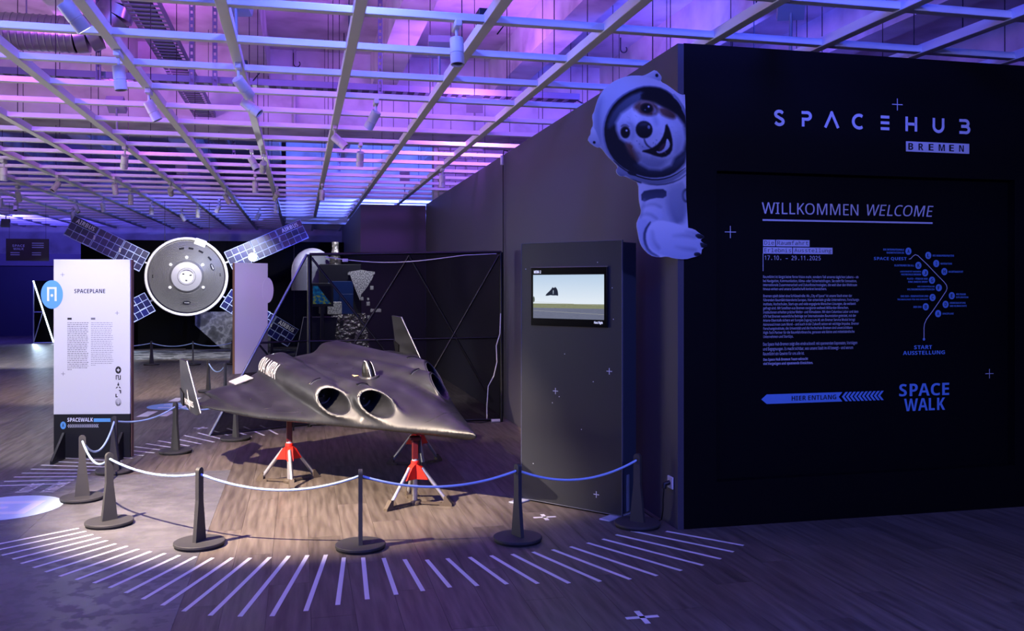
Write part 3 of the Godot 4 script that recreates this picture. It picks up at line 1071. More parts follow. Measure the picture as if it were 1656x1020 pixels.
func build_floor_marks() -> void:
	var tape := mat("tape_white", Color(0.86, 0.86, 0.86), 0.5)
	var ring := [[39.6, 3.11, 3.67], [36.9, 2.86, 3.68], [34.0, 2.89, 3.69], [31.1, 2.89, 3.68], [28.3, 2.88, 3.65], [25.4, 2.87, 3.62], [22.7, 2.85, 3.57], [20.0, 2.82, 3.5], [17.2, 2.79, 3.43], [14.5, 2.75, 3.35], [11.7, 2.72, 3.28], [8.8, 2.69, 3.24], [6.1, 2.67, 3.21], [3.3, 2.62, 3.22], [0.6, 2.56, 3.24], [-2.2, 2.52, 3.28], [-4.9, 2.5, 3.34], [-7.6, 2.43, 3.41], [-10.3, 2.43, 3.47], [-13.0, 2.44, 3.47], [-15.6, 2.47, 3.46], [-18.3, 2.49, 3.41], [-20.9, 2.5, 3.34], [-23.6, 2.52, 3.27], [-26.3, 2.52, 3.2], [-28.9, 2.52, 3.15], [-31.5, 2.51, 3.11], [-34.1, 2.51, 3.1], [-36.7, 2.5, 3.09], [-39.4, 2.48, 3.07], [-42.0, 2.48, 3.05], [-44.7, 2.46, 3.04], [-47.2, 2.44, 3.02], [-49.8, 2.43, 3.02], [-52.5, 2.42, 3.02], [-55.2, 2.42, 3.02], [-94.2, 2.44, 2.97], [-97.5, 2.42, 3.0], [-100.9, 2.4, 3.0], [-104.1, 2.4, 3.02], [-107.4, 2.4, 3.04], [-110.8, 2.41, 3.06], [-114.1, 2.41, 3.07], [-117.4, 2.42, 3.07], [-121.0, 2.43, 2.95], [-124.5, 2.43, 2.9], [-128.0, 2.43, 2.9], [-131.5, 2.43, 2.9], [-135.0, 2.43, 2.95], [-138.5, 2.45, 3.0], [-142.0, 2.45, 3.05], [-145.5, 2.45, 3.1], [-149.0, 2.45, 3.15], [-152.5, 2.47, 3.2], [-156.0, 2.5, 3.25], [-159.5, 2.5, 3.25], [-163.0, 2.5, 3.25]]
	for r in ring:
		var a := deg_to_rad(r[0])
		var dir := Vector3(sin(a), 0, cos(a))
		var o := part(self, "floor_stripe", cbox(Vector3(0.026, 0.0012, r[2] - r[1]), 0.0003), tape, Vector3(0.48, 0.0008, -8.18) + dir * (r[1] + r[2]) / 2)
		o.rotation.y = a
		tag(o, "white tape stripe in the ray ring on the floor around the spaceplane", "floor stripe", "ray stripes around the spaceplane")
	for c in [[Vector3(1.705, 0.0008, -4.315), 0.13, 0.75], [Vector3(1.745, 0.0008, -6.34), 0.125, 0.75], [Vector3(-1.15, 0.0008, -11.24), 0.13, 0.5]]:
		var o := Node3D.new()
		o.name = numbered("floor_cross")
		add_child(o)
		flat_on_floor(o, c[0], c[2] - PI / 4)
		tag(o, ["white tape cross alone on the dark wooden floor", "white tape cross in the plane's shadow before the screen stand", "white tape cross on the floor behind the near wing tip"][[1.705, 1.745, -1.15].find(c[0].x) if [1.705, 1.745, -1.15].has(c[0].x) else (0 if c[0].z > -5 else (1 if c[0].z > -8 else 2))], "floor mark")
		for k in 2:
			var s := part(o, "tape_strip", cbox(Vector3(c[1] * 1.35, 0.03, 0.0012), 0.0003), tape)
			s.rotation.z = k * PI / 2
	# round floor badges with their captions
	var sky := mat("badge_blue", Color(0.52, 0.74, 0.90), 0.45)
	for b in [[Vector3(-2.19, 0.001, -7.55), 0.40, 1.0], [Vector3(-1.72, 0.001, -13.35), 0.36, 1.2]]:
		var o := Node3D.new()
		o.name = numbered("floor_badge")
		add_child(o)
		flat_on_floor(o, b[0], -PI / 2 - 0.12)
		tag(o, "pale blue round floor sticker beside the tall white panel" if b[1] > 0.38 else "pale blue round floor sticker behind the wing tip fin", "floor sticker")
		part(o, "disc", prism_mesh(disc(Vector2.ZERO, b[1], b[1], 48), 0.0, 0.0015), mat("badge_pale", Color(0.80, 0.89, 0.96), 0.4) if b[1] > 0.38 else sky)
		var st := begin()
		var k: float = b[1]
		ribbon(st, [Vector2(-0.42 * k, -0.5 * k), Vector2(-0.42 * k, 0.45 * k), Vector2(0.42 * k, 0.45 * k), Vector2(0.42 * k, -0.5 * k)], 0.2 * k, 0.0015, 0.002)
		part(o, "letter_mark", done(st), mat("badge_white", Color(0.93, 0.95, 0.97), 0.45))
		part(o, "dot", prism_mesh(disc(Vector2(0, -0.02), 0.1 * k, 0.1 * k, 24), 0.0015, 0.002), mat("badge_white", Color.WHITE))
		if b[1] > 0.38:
			text(o, "SPACEPLANE", Vector2(0.50, -0.22), Vector2(0.16, 0.0) + Vector2(0.36, 0.11), 0.001, tape, "bold").rotation.z = 0.0
			text(o, "SPACEWALK", Vector2(-0.90, 0.05), Vector2(0.40, 0.11), 0.001, tape, "bold")
			text(o, "STATION", Vector2(-0.86, -0.15), Vector2(0.34, 0.11), 0.001, tape, "bold")
		else:
			for cap in [[-0.95, 0.16, 0.42], [-0.95, -0.08, 0.42], [0.5, 0.16, 0.5], [0.5, -0.08, 0.5]]:
				var s2 := begin()
				prism(s2, PackedVector2Array([Vector2(cap[0], cap[1] - 0.14), Vector2(cap[0] + cap[2], cap[1] - 0.14), Vector2(cap[0] + cap[2], cap[1]), Vector2(cap[0], cap[1])]), 0.0, 0.001)
				part(o, "caption_plate", done(s2), tape)

# ---------------------------------------------------------------- the black welcome wall
func build_welcome_wall() -> void:
	var w := structure("wall_welcome")
	var black := mat("welcome_black", Color(0.032, 0.034, 0.042), 0.62)
	black.metallic_specular = 0.2
	for b in [[Vector3(2.602, 0, -6.0), Vector3(2.85, 3.385, -5.8)], [Vector3(5.33, 0, -6.0), Vector3(8.5, 3.385, -5.8)], [Vector3(2.85, 2.505, -6.0), Vector3(5.33, 3.385, -5.8)], [Vector3(2.85, 0, -6.0), Vector3(5.33, 0.32, -5.8)]]:
		var st := begin()
		abox(st, b[0], b[1])
		part(w, "frame_board", done(st), black)
	var st0 := begin()
	abox(st0, Vector3(2.85, 0.32, -6.0), Vector3(5.33, 2.505, -5.87))
	part(w, "text_board", done(st0), mat("text_board_black", Color(0.026, 0.029, 0.04), 0.6))
	M["text_board_black"].metallic_specular = 0.2
	var pale := mat("print_pale", Color(0.76, 0.78, 0.82), 0.6)
	var sky := mat("print_sky", Color(0.38, 0.58, 0.80), 0.6)
	var dark := mat("print_dark", Color(0.03, 0.032, 0.04), 0.7)
	# the hall's logo on the upper board, built from strokes
	var up := Node3D.new()
	up.name = "logo"
	w.add_child(up)
	up.position = Vector3(0, 0, -5.7985)
	var y0 := 2.842
	var h := 0.108
	var sw := 0.021
	var mk := func(pts: Array, wd: float) -> void:
		stroke(up, "logo_stroke", pts, wd, 0.0, pale)
	var curve := func(c: Vector2, rx: float, ry: float, a0: float, a1: float) -> Array:
		var r := []
		for k in 13:
			var a := deg_to_rad(lerpf(a0, a1, k / 12.0))
			r.append(c + Vector2(cos(a) * rx, sin(a) * ry))
		return r
	# S
	var s_top: Array = curve.call(Vector2(3.334, y0 + h * 0.74), 0.028, h * 0.19, 25, 245)
	var s_bot: Array = curve.call(Vector2(3.334, y0 + h * 0.26), 0.030, h * 0.20, 65, -160)
	mk.call(s_top + s_bot, sw)
	# P, open at the stem
	var p_arc: Array = curve.call(Vector2(3.556, y0 + h * 0.71), 0.026, h * 0.22, 90, -90)
	mk.call([Vector2(3.512, y0 + h * 0.93)] + p_arc + [Vector2(3.524, y0 + h * 0.49), Vector2(3.524, y0)], sw)
	# A without its bar
	mk.call([Vector2(3.703, y0), Vector2(3.755, y0 + h), Vector2(3.808, y0)], sw)
	# C
	mk.call(curve.call(Vector2(3.980, y0 + h / 2), 0.048, h * 0.43, 55, 305), sw)
	# E: three bars
	for k in 3:
		mk.call([Vector2(4.16, y0 + 0.011 + k * 0.043), Vector2(4.232, y0 + 0.011 + k * 0.043)], sw)
	# H
	mk.call([Vector2(4.379, y0), Vector2(4.379, y0 + h)], sw)
	mk.call([Vector2(4.458, y0), Vector2(4.458, y0 + h)], sw)
	mk.call([Vector2(4.385, y0 + h / 2), Vector2(4.452, y0 + h / 2)], sw)
	# U
	mk.call([Vector2(4.612, y0 + h)] + curve.call(Vector2(4.652, y0 + 0.048), 0.040, 0.040, 180, 360) + [Vector2(4.692, y0 + h)], sw)
	# B, open at the left
	mk.call([Vector2(4.834, y0 + h * 0.92)] + curve.call(Vector2(4.885, y0 + h * 0.72), 0.026, h * 0.2, 90, -90) + [Vector2(4.85, y0 + h * 0.52)], sw)
	mk.call([Vector2(4.85, y0 + h * 0.50)] + curve.call(Vector2(4.890, y0 + h * 0.29), 0.028, h * 0.21, 90, -90) + [Vector2(4.834, y0 + h * 0.08)], sw)
	cross_mark(up, Vector2(4.300, 3.036), 0.044, 0.006, 0.0, pale)
	part(up, "logo_plate", prism_mesh([Vector2(4.373, 2.692), Vector2(4.921, 2.692), Vector2(4.921, 2.767), Vector2(4.373, 2.767)], -0.001, 0.0), pale)
	var x := 4.392
	for ch in "BREMEN":
		text(up, ch, Vector2(x, 2.705), Vector2(0.042 if ch != "M" else 0.054, 0.050), 0.0008, dark, "bold")
		x += 0.087 if ch != "M" else 0.091
	# the recessed board
	var b := Node3D.new()
	b.name = "welcome_text"
	w.add_child(b)
	var k := 5.87 / 5.8
	b.transform = Transform3D(Basis.from_scale(Vector3(k, k, 1)), Vector3(0, 1.7 - 1.7 * k, -5.8685))
	text(b, "WILLKOMMEN", Vector2(3.196, 2.209), Vector2(0.778, 0.081), 0, pale, "sans")
	text(b, "WELCOME", Vector2(4.035, 2.211), Vector2(0.565, 0.081), 0, pale, "italic")
	part(b, "underline", prism_mesh([Vector2(3.203, 2.158), Vector2(4.601, 2.158), Vector2(4.601, 2.170), Vector2(3.203, 2.170)], -0.001, 0), pale)
	for r in [["Die", 3.207, 3.302, 1.978], ["Raumfahrt", 3.309, 3.575, 1.978], ["Erlebnis", 3.207, 3.437, 1.925], ["Ausstellung", 3.443, 3.761, 1.925]]:
		part(b, "title_plate", prism_mesh([Vector2(r[1], r[3]), Vector2(r[2], r[3]), Vector2(r[2], r[3] + 0.046), Vector2(r[1], r[3] + 0.046)], -0.001, 0), pale)
		text(b, r[0], Vector2(r[1] + 0.010, r[3] + (0.010 if r[0] != "Ausstellung" else 0.003)), Vector2(r[2] - r[1] - 0.02, 0.030 if r[0] != "Ausstellung" else 0.037), 0.0008, dark, "mono")
	text(b, "17.10. – 29.11.2025", Vector2(3.219, 1.880), Vector2(0.446, 0.031), 0, pale, "mono")
	part(b, "rule", prism_mesh([Vector2(3.205, 1.80), Vector2(3.209, 1.80), Vector2(3.209, 1.925), Vector2(3.205, 1.925)], -0.001, 0), pale)
	text(b, "Raumfahrt ist längst keine ferne Vision mehr, sondern Teil unseres täglichen Lebens – ob\nbei Navigation, Kommunikation, Klima- oder Sicherheitsfragen. Sie steht für Innovation,\ninternationale Zusammenarbeit und Zukunftstechnologien, die weit über den Weltraum\nhinaus wirken und unsere Gesellschaft konkret bereichern.", Vector2(3.207, 1.664), Vector2(0.767, 0.106), 0, pale)
	text(b, "Bremen spielt dabei eine Schlüsselrolle: Als „City of Space“ ist unsere Stadt einer der\nführenden Raumfahrtstandorte Europas. Hier entwickeln große Unternehmen, Forschungs-\ninstitute, Hochschulen, Start-ups und viele engagierte Menschen Lösungen, die weltweit\ngefragt sind. Mit Satelliten aus Bremen navigieren weltweit Milliarden Menschen,\nInstitutionen erhalten präzise Wetter- und Klimadaten. Mit dem Columbus Labor und dem\nATV hat Bremen wesentliche Beiträge zur Internationalen Raumstation geleistet, mit der\nAriane-Oberstufe sichern wir Europas Zugang zum All, ein Bremer Service Modul bringt\nAstronaut:innen zum Mond – und auch in der Zukunft setzen wir wichtige Impulse. Bremer\nForschungsinstitute, die Universität und die Hochschule Bremen sind unverzichtbare\nHigh-Tech Partner für die Raumfahrtbranche, genauso wie kleine und mittelständische\nUnternehmen und StartUps.", Vector2(3.207, 1.318), Vector2(0.775, 0.316), 0, pale)
	text(b, "Das Space Hub Bremen zeigt dies eindrucksvoll: mit spannenden Exponaten, Vorträgen\nund Begegnungen. Es macht sichtbar, was unsere Stadt im All bewegt – und warum\nRaumfahrt ein Gewinn für uns alle ist.", Vector2(3.207, 1.200), Vector2(0.757, 0.092), 0, pale)
	text(b, "Das Space Hub Bremen Team wünscht\nviel Vergnügen und spannende Einsichten.", Vector2(3.207, 1.126), Vector2(0.396, 0.055), 0, pale, "bold")
	# arrow
	part(b, "arrow_bar", prism_mesh([Vector2(3.193, 0.888), Vector2(3.236, 0.854), Vector2(3.842, 0.854), Vector2(3.812, 0.888), Vector2(3.842, 0.922), Vector2(3.236, 0.922)], -0.001, 0), sky)
	text(b, "HIER ENTLANG", Vector2(3.432, 0.872), Vector2(0.360, 0.033), 0.0008, dark, "bold")
	for i in 10:
		var cx := 3.838 + i * 0.033
		part(b, "chevron", prism_mesh([Vector2(cx, 0.888), Vector2(cx + 0.030, 0.922), Vector2(cx + 0.050, 0.922), Vector2(cx + 0.020, 0.888), Vector2(cx + 0.050, 0.854), Vector2(cx + 0.030, 0.854)], -0.001, 0), sky)
	text(b, "SPACE", Vector2(4.315, 0.876), Vector2(0.430, 0.092), 0, sky, "bold")
	text(b, "WALK", Vector2(4.357, 0.766), Vector2(0.352, 0.092), 0, sky, "bold")
	cross_mark(b, Vector2(2.953, 2.075), 0.043, 0.005, 0, pale)
	cross_mark(b, Vector2(5.101, 1.028), 0.036, 0.004, 0, pale)
	# route map
	var route := [Vector2(4.398, 1.894), Vector2(4.413, 1.896), Vector2(4.432, 1.915), Vector2(4.452, 1.927), Vector2(4.475, 1.920), Vector2(4.56, 1.85), Vector2(4.64, 1.777), Vector2(4.70, 1.725), Vector2(4.722, 1.70), Vector2(4.727, 1.678), Vector2(4.718, 1.655), Vector2(4.66, 1.58), Vector2(4.60, 1.505), Vector2(4.548, 1.445), Vector2(4.531, 1.41), Vector2(4.527, 1.38), Vector2(4.527, 1.30)]
	stroke(b, "route_line", route, 0.005, 0, pale)
	part(b, "route_dot", prism_mesh(disc(Vector2(4.527, 1.297), 0.010, 0.010, 16), -0.001, 0), sky)
	text(b, "SPACE QUEST", Vector2(4.102, 1.880), Vector2(0.276, 0.027), 0, sky, "bold")
	text(b, "START", Vector2(4.442, 1.224), Vector2(0.154, 0.028), 0, sky, "bold")
	text(b, "AUSSTELLUNG", Vector2(4.347, 1.183), Vector2(0.361, 0.028), 0, sky, "bold")
	var stops := [[4.394, 1.952, "A", -1, "DIE INTERNATIONALE\nRAUMSTATION ISS"], [4.564, 1.922, "L", 1, "DIE MARSPERSPEKTIVE"], [4.633, 1.862, "I", 1, "NAVIGATION"], [4.703, 1.802, "H", 1, "RAUMTRANSPORT"], [4.479, 1.847, "K", -1, "ELEKTRONIK IM ALL"], [4.537, 1.792, "J", -1, "UNIVERSITÄT BREMEN\nHOCHSCHULE BREMEN"], [4.596, 1.737, "G", -1, "PLATO – FINDEN WIR\nEINE ZWEITE ERDE?"], [4.655, 1.681, "F", -1, "DIE EUROPÄISCHE\nWELTRAUMORGANISATION ESA"], [4.601, 1.608, "C", -1, "DAS DLR – INNOVATION UND\nTECHNOLOGIE FÜR DIE ZUKUNFT"], [4.542, 1.539, "B", -1, "DER EDU"], [4.768, 1.621, "E", 1, "WELTRAUM-\nEXPLORATION"], [4.714, 1.556, "D", 1, "ERDBEOBACHTUNG\nUND KLIMASCHUTZ"], [4.649, 1.487, "A", 1, "SPACEPLANE"]]
	for s in stops:
		var c := Vector2(s[0], s[1])
		part(b, "route_badge", prism_mesh(disc(c, 0.026, 0.027, 24), -0.001, 0), sky)
		text(b, s[2], c - Vector2(0.010 if s[2] != "I" else 0.004, 0.013), Vector2(0.02 if s[2] != "I" else 0.008, 0.026), 0.0008, dark, "bold")
		var lines: PackedStringArray = s[4].split("\n")
		for i in lines.size():
			var wd := lines[i].length() * 0.0098
			var yy: float = s[1] - 0.0075 + (0.0115 if lines.size() > 1 and i == 0 else (-0.0115 if lines.size() > 1 else 0.0))
			text(b, lines[i], Vector2(s[0] + 0.037 if s[3] > 0 else s[0] - 0.037 - wd, yy), Vector2(wd, 0.0135), 0, sky, "bold")
	# socket on the partition's end with a black cord to the floor
	var so := thing("wall_socket", "white wall socket with black plug at the corner of the partition", "wall socket", Vector3(2.5495, 0.31, -5.90))
	part(so, "cover_plate", cbox(Vector3(0.012, 0.085, 0.085), 0.003), mat("socket_white", Color(0.8, 0.8, 0.8), 0.4), Vector3(-0.006, 0, 0))
	var pl := thing("power_plug", "black plug and cord running from the wall socket to the screen stand", "plug", Vector3(2.5495, 0.31, -5.90))
	var bk := mat("cable_black", Color(0.02, 0.02, 0.022), 0.5)
	part(pl, "plug_body", rod([Vector3(-0.012, 0, 0), Vector3(-0.05, -0.01, 0), Vector3(-0.055, -0.04, 0)], 0.017, 10), bk)
	part(pl, "cord", rod([Vector3(-0.055, -0.04, 0), Vector3(-0.06, -0.12, -0.005), Vector3(-0.055, -0.20, -0.02), Vector3(-0.052, -0.27, -0.05), Vector3(-0.05, -0.302, -0.12), Vector3(-0.045, -0.305, -0.25), Vector3(-0.04, -0.305, -0.5)], 0.005, 6), bk)

# ---------------------------------------------------------------- the printed dog cut-out peeking round the corner
var img: Image

# paints one feathered shape of the print; colours run from c0 to c1 along dir
func paint(pts: Array, c0: Color, c1: Color, dir := Vector2(0, 1), feather := 3.0, amount := 1.0) -> void:
	var poly := PackedVector2Array()
	var lo := Vector2(1e6, 1e6)
	var hi := Vector2(-1e6, -1e6)
	for p in (rounded(pts) if pts.size() < 16 else pts):
		var q: Vector2 = p * 0.5
		poly.append(q)
		lo = lo.min(q)
		hi = hi.max(q)
	var f := feather * 0.5
	var d0 := 1e6
	var d1 := -1e6
	for q in poly:
		d0 = minf(d0, q.dot(dir))
		d1 = maxf(d1, q.dot(dir))
	var n := poly.size()
	for y in range(maxi(0, int(lo.y - f)), mini(img.get_height(), int(hi.y + f) + 2)):
		for x in range(maxi(0, int(lo.x - f)), mini(img.get_width(), int(hi.x + f) + 2)):
			var p := Vector2(x + 0.5, y + 0.5)
			var inside := false
			var dist := 1e6
			var j := n - 1
			for i in n:
				var a := poly[i]
				var b := poly[j]
				if (a.y > p.y) != (b.y > p.y) and p.x < (b.x - a.x) * (p.y - a.y) / (b.y - a.y) + a.x:
					inside = not inside
				var ab := b - a
				var t := clampf((p - a).dot(ab) / maxf(ab.length_squared(), 1e-6), 0.0, 1.0)
				dist = minf(dist, (p - a - ab * t).length_squared())
				j = i
			dist = sqrt(dist) * (1.0 if inside else -1.0)
			var k := clampf(0.5 + dist / maxf(f * 2.0, 0.5), 0.0, 1.0) * amount
			if k > 0.0:
				var c := c0.lerp(c1, clampf((p.dot(dir) - d0) / maxf(d1 - d0, 1e-3), 0.0, 1.0))
				img.set_pixel(x, y, img.get_pixel(x, y).lerp(c, k))

# corners cut once or twice, so that a drawn outline runs smooth
func rounded(pts: Array, times := 1) -> Array:
	var a := pts
	for t in times:
		var b := []
		for i in a.size():
			var p: Vector2 = a[i]
			var q: Vector2 = a[(i + 1) % a.size()]
			b.append(p.lerp(q, 0.25))
			b.append(p.lerp(q, 0.75))
		a = b
	return a

func V(list: Array) -> Array:
	var r := []
	for i in range(0, list.size(), 2):
		r.append(Vector2(list[i], list[i + 1]))
	return r

func oval(cx: float, cy: float, rx: float, ry: float, rot := 0.0) -> Array:
	var r := []
	for k in 20:
		r.append(Vector2(cx, cy) + Vector2(cos(TAU * k / 20) * rx, sin(TAU * k / 20) * ry).rotated(rot))
	return r

func line_of(pts: Array, w: float) -> Array:
	var l := []
	var r := []
	for i in pts.size():
		var t: Vector2 = (pts[mini(i + 1, pts.size() - 1)] - pts[maxi(i - 1, 0)]).normalized()
		var taper := w * (0.35 + 0.65 * sin(PI * (i + 0.5) / pts.size()))
		l.append(pts[i] + Vector2(-t.y, t.x) * taper)
		r.append(pts[i] - Vector2(-t.y, t.x) * taper)
	r.reverse()
	return l + r

func build_dog() -> void:
	img = Image.create(390, 510, false, Image.FORMAT_RGBA8)
	img.fill(Color(0.80, 0.82, 0.86))
	var wht := Color(0.86, 0.87, 0.90)
	var lg := Color(0.62, 0.65, 0.72)
	var mg := Color(0.42, 0.45, 0.53)
	var dk := Color(0.10, 0.11, 0.16)
	var bk := Color(0.025, 0.027, 0.04)
	# helmet shell
	paint(V([330, 100, 280, 104, 220, 128, 168, 168, 138, 215, 118, 285, 112, 350, 140, 450, 200, 515, 300, 600, 563, 620, 563, 180, 470, 138, 400, 108]), wht, lg, Vector2(-0.4, 0.9), 6)
	paint(V([120, 300, 140, 230, 165, 210, 150, 330, 158, 430, 140, 440]), mg, lg, Vector2(1, 0), 14, 0.6)
	# clips and knob on the shell
	paint(V([352, 104, 385, 84, 412, 68, 441, 98, 443, 110, 437, 126, 400, 112]), wht, lg, Vector2(0.5, 0.8), 3)
	paint(oval(419, 97, 7, 8), bk, bk)
	paint(V([103, 372, 118, 360, 140, 415, 150, 452, 132, 458, 88, 428, 92, 408]), wht, lg, Vector2(0.3, 0.9), 3)
	paint(oval(118, 433, 6, 6), bk, bk)
	paint(V([222, 560, 238, 545, 275, 575, 262, 590, 245, 592, 226, 578]), lg, mg, Vector2(0, 1), 3)
	# visor
	var visor := V([400, 147, 340, 152, 268, 186, 212, 232, 177, 288, 158, 350, 159, 412, 176, 474, 212, 528, 268, 570, 340, 598, 400, 608, 470, 598, 524, 568, 566, 515, 566, 285, 540, 236, 502, 186, 450, 156])
	paint(rounded(visor), mg, lg, Vector2(0.3, 1), 3)
	paint(rounded(V([400, 154, 342, 159, 272, 193, 218, 238, 184, 292, 166, 352, 167, 410, 184, 470, 218, 520, 272, 560, 342, 586, 400, 594, 468, 585, 520, 556, 566, 500, 566, 300, 536, 244, 498, 194, 448, 163])), bk, dk, Vector2(0, 1), 3)
	paint(V([360, 172, 280, 205, 215, 265, 180, 335, 182, 372, 222, 340, 260, 290, 315, 245, 340, 220]), Color(0.36, 0.40, 0.47), Color(0.20, 0.23, 0.29), Vector2(-0.3, 1), 8)
	paint(V([300, 520, 420, 540, 540, 480, 566, 450, 566, 505, 500, 560, 420, 582, 350, 575]), Color(0.26, 0.30, 0.38), Color(0.12, 0.14, 0.2), Vector2(0, 1), 14)
	# the dog's head
	paint(V([220, 335, 245, 290, 300, 248, 345, 222, 410, 228, 450, 248, 515, 285, 550, 330, 562, 400, 548, 455, 505, 495, 490, 530, 440, 555, 380, 552, 330, 525, 300, 470, 268, 430, 240, 410, 224, 372]), wht, Color(0.66, 0.69, 0.76), Vector2(0.1, 1), 10)
	paint(V([440, 255, 560, 330, 562, 420, 520, 480, 505, 400, 480, 330]), Color(0.74, 0.76, 0.82), lg, Vector2(1, 0.2), 22, 0.7)
	paint(V([300, 340, 330, 300, 315, 380, 330, 430, 300, 420]), lg, lg, Vector2(0, 1), 18, 0.5)
	paint(V([225, 345, 262, 318, 300, 340, 305, 400, 270, 420, 240, 405]), Color(0.72, 0.74, 0.80), lg, Vector2(0, 1), 14, 0.7)
	# brown patches
	var br := Color(0.30, 0.19, 0.15)
	var br2 := Color(0.44, 0.32, 0.27)
	paint(V([304, 250, 340, 222, 395, 222, 428, 248, 424, 284, 384, 296, 340, 288, 312, 276]), br2, br, Vector2(0.3, 1), 9)
	paint(V([425, 252, 470, 250, 515, 282, 508, 306, 470, 300, 436, 284]), br2, br, Vector2(1, 0.4), 9)
	paint(V([330, 205, 380, 165, 450, 160, 520, 215, 545, 285, 500, 265, 440, 240, 390, 218]), bk, bk, Vector2(0, 1), 9)
	paint(V([262, 428, 300, 430, 345, 490, 332, 520, 302, 505, 275, 465]), br2, br, Vector2(0.4, 1), 9)
	paint(V([400, 245, 420, 262, 418, 280, 395, 285, 405, 262]), Color(0.66, 0.64, 0.66), lg, Vector2(0, 1), 6, 0.7)
	# brow, bridge of the nose and cheeks
	paint(V([318, 262, 340, 300, 332, 330, 318, 345, 305, 320, 300, 285]), Color(0.95, 0.95, 0.97), wht, Vector2(0, 1), 12, 0.8)
	paint(V([272, 330, 292, 345, 300, 372, 292, 402, 304, 420, 312, 390, 308, 352, 296, 330]), Color(0.55, 0.57, 0.64), lg, Vector2(0, 1), 9, 0.7)
	paint(V([398, 285, 420, 300, 430, 330, 415, 345, 402, 320]), Color(0.60, 0.62, 0.69), lg, Vector2(0, 1), 10, 0.6)
	paint(V([480, 320, 520, 330, 548, 380, 540, 440, 512, 480, 504, 420, 496, 365]), Color(0.80, 0.82, 0.87), Color(0.56, 0.59, 0.67), Vector2(0.5, 1), 14, 0.8)
	paint(V([300, 440, 340, 478, 390, 492, 420, 505, 470, 505, 440, 545, 380, 548, 330, 522]), Color(0.66, 0.69, 0.76), Color(0.40, 0.43, 0.52), Vector2(0.1, 1), 14, 0.8)
	paint(line_of(V([246, 352, 256, 344, 270, 343, 284, 352]), 4), Color(0.30, 0.26, 0.26), Color(0.4, 0.36, 0.36), Vector2(1, 0), 4, 0.8)
	paint(line_of(V([340, 238, 362, 228, 388, 230, 404, 244]), 5), Color(0.62, 0.55, 0.52), Color(0.5, 0.42, 0.4), Vector2(1, 0), 5, 0.8)
	# eyes
	paint(oval(369, 257, 30, 24), Color(0.2, 0.14, 0.12), bk, Vector2(0, 1), 4)
	paint(oval(371, 258, 22, 20), bk, bk)
	paint(oval(379, 250, 5, 5), wht, wht)
	paint(oval(362, 266, 4, 3), mg, mg)
	paint(oval(266, 378, 23, 29), Color(0.2, 0.16, 0.15), bk, Vector2(0, 1), 4)
	paint(oval(267, 379, 17, 22), bk, bk)
	paint(oval(272, 370, 5, 5), wht, wht)
	# muzzle, nose, mouth
	paint(V([300, 420, 340, 395, 400, 410, 440, 385, 462, 330, 450, 420, 400, 452, 350, 470, 315, 462]), wht, Color(0.70, 0.72, 0.79), Vector2(0, 1), 12)
	paint(V([335, 405, 350, 440, 385, 448, 350, 462, 330, 440]), lg, mg, Vector2(0, 1), 10, 0.5)
	paint(oval(357, 362, 41, 42, 0.2), Color(0.10, 0.10, 0.13), bk, Vector2(0, 1), 4)
	paint(oval(352, 340, 22, 10, -0.2), Color(0.30, 0.32, 0.38), dk, Vector2(0, 1), 8, 0.8)
	paint(oval(380, 349, 7, 9), Color(0.6, 0.62, 0.68), mg)
	paint(line_of(V([356, 402, 362, 424, 374, 440, 392, 450]), 4), Color(0.25, 0.26, 0.33), dk, Vector2(0, 1), 4)
	for wq in [[322, 418], [334, 432], [350, 444], [402, 424], [418, 410], [412, 430]]:
		paint(oval(wq[0], wq[1], 2.5, 2.5), mg, mg, Vector2(0, 1), 2, 0.8)
	paint(V([338, 466, 392, 452, 430, 425, 455, 380, 464, 322, 484, 358, 498, 418, 492, 468, 455, 494, 412, 488, 380, 476]), bk, Color(0.07, 0.05, 0.07), Vector2(0, 1), 4)
	paint(V([430, 445, 455, 420, 470, 430, 478, 452, 450, 476, 425, 478]), Color(0.28, 0.18, 0.22), Color(0.2, 0.12, 0.15), Vector2(0, 1), 5)
	paint(V([414, 462, 436, 466, 460, 444, 466, 402, 474, 402, 484, 424, 480, 446, 450, 470, 424, 475]), wht, lg, Vector2(0, 1), 3)
	paint(line_of(V([395, 494, 440, 512, 490, 500, 530, 450]), 7), mg, lg, Vector2(1, 0), 10, 0.5)
	# fur strokes
	var rng := RandomNumberGenerator.new()
	rng.seed = 9
	for i in 70:
		var c := Vector2(rng.randf_range(235, 545), rng.randf_range(290, 540))
		if Geometry2D.is_point_in_polygon(c, PackedVector2Array(V([240, 340, 300, 300, 450, 320, 545, 340, 540, 440, 480, 500, 430, 540, 350, 520, 300, 430]))) and img.get_pixelv(Vector2i(c * 0.5)).v > 0.55:
			var d := (c - Vector2(370, 350)).normalized() * rng.randf_range(9, 20)
			paint(line_of([c, c + d * 0.5, c + d], 1.6), Color(0.60, 0.63, 0.70), Color(0.68, 0.7, 0.76), Vector2(1, 0), 3, 0.5)
	# helmet ring under the visor
	paint(line_of(V([196, 512, 240, 560, 300, 592, 370, 612, 440, 612, 510, 590, 566, 548]), 13), lg, mg, Vector2(0, 1), 4)
	paint(line_of(V([210, 515, 250, 552, 310, 584, 380, 602, 440, 601, 505, 580, 560, 540]), 3), bk, dk, Vector2(1, 0), 2)
	paint(line_of(V([285, 600, 360, 625, 440, 628, 520, 605, 566, 570]), 4), dk, mg, Vector2(1, 0), 3)
	paint(V([275, 560, 320, 572, 318, 588, 280, 580]), dk, dk, Vector2(0, 1), 3)
	paint(V([490, 185, 510, 180, 566, 260, 566, 300, 540, 250]), lg, mg, Vector2(0.6, 0.6), 3)
	paint(V([500, 200, 520, 215, 545, 255, 530, 250]), dk, bk, Vector2(0, 1), 2)
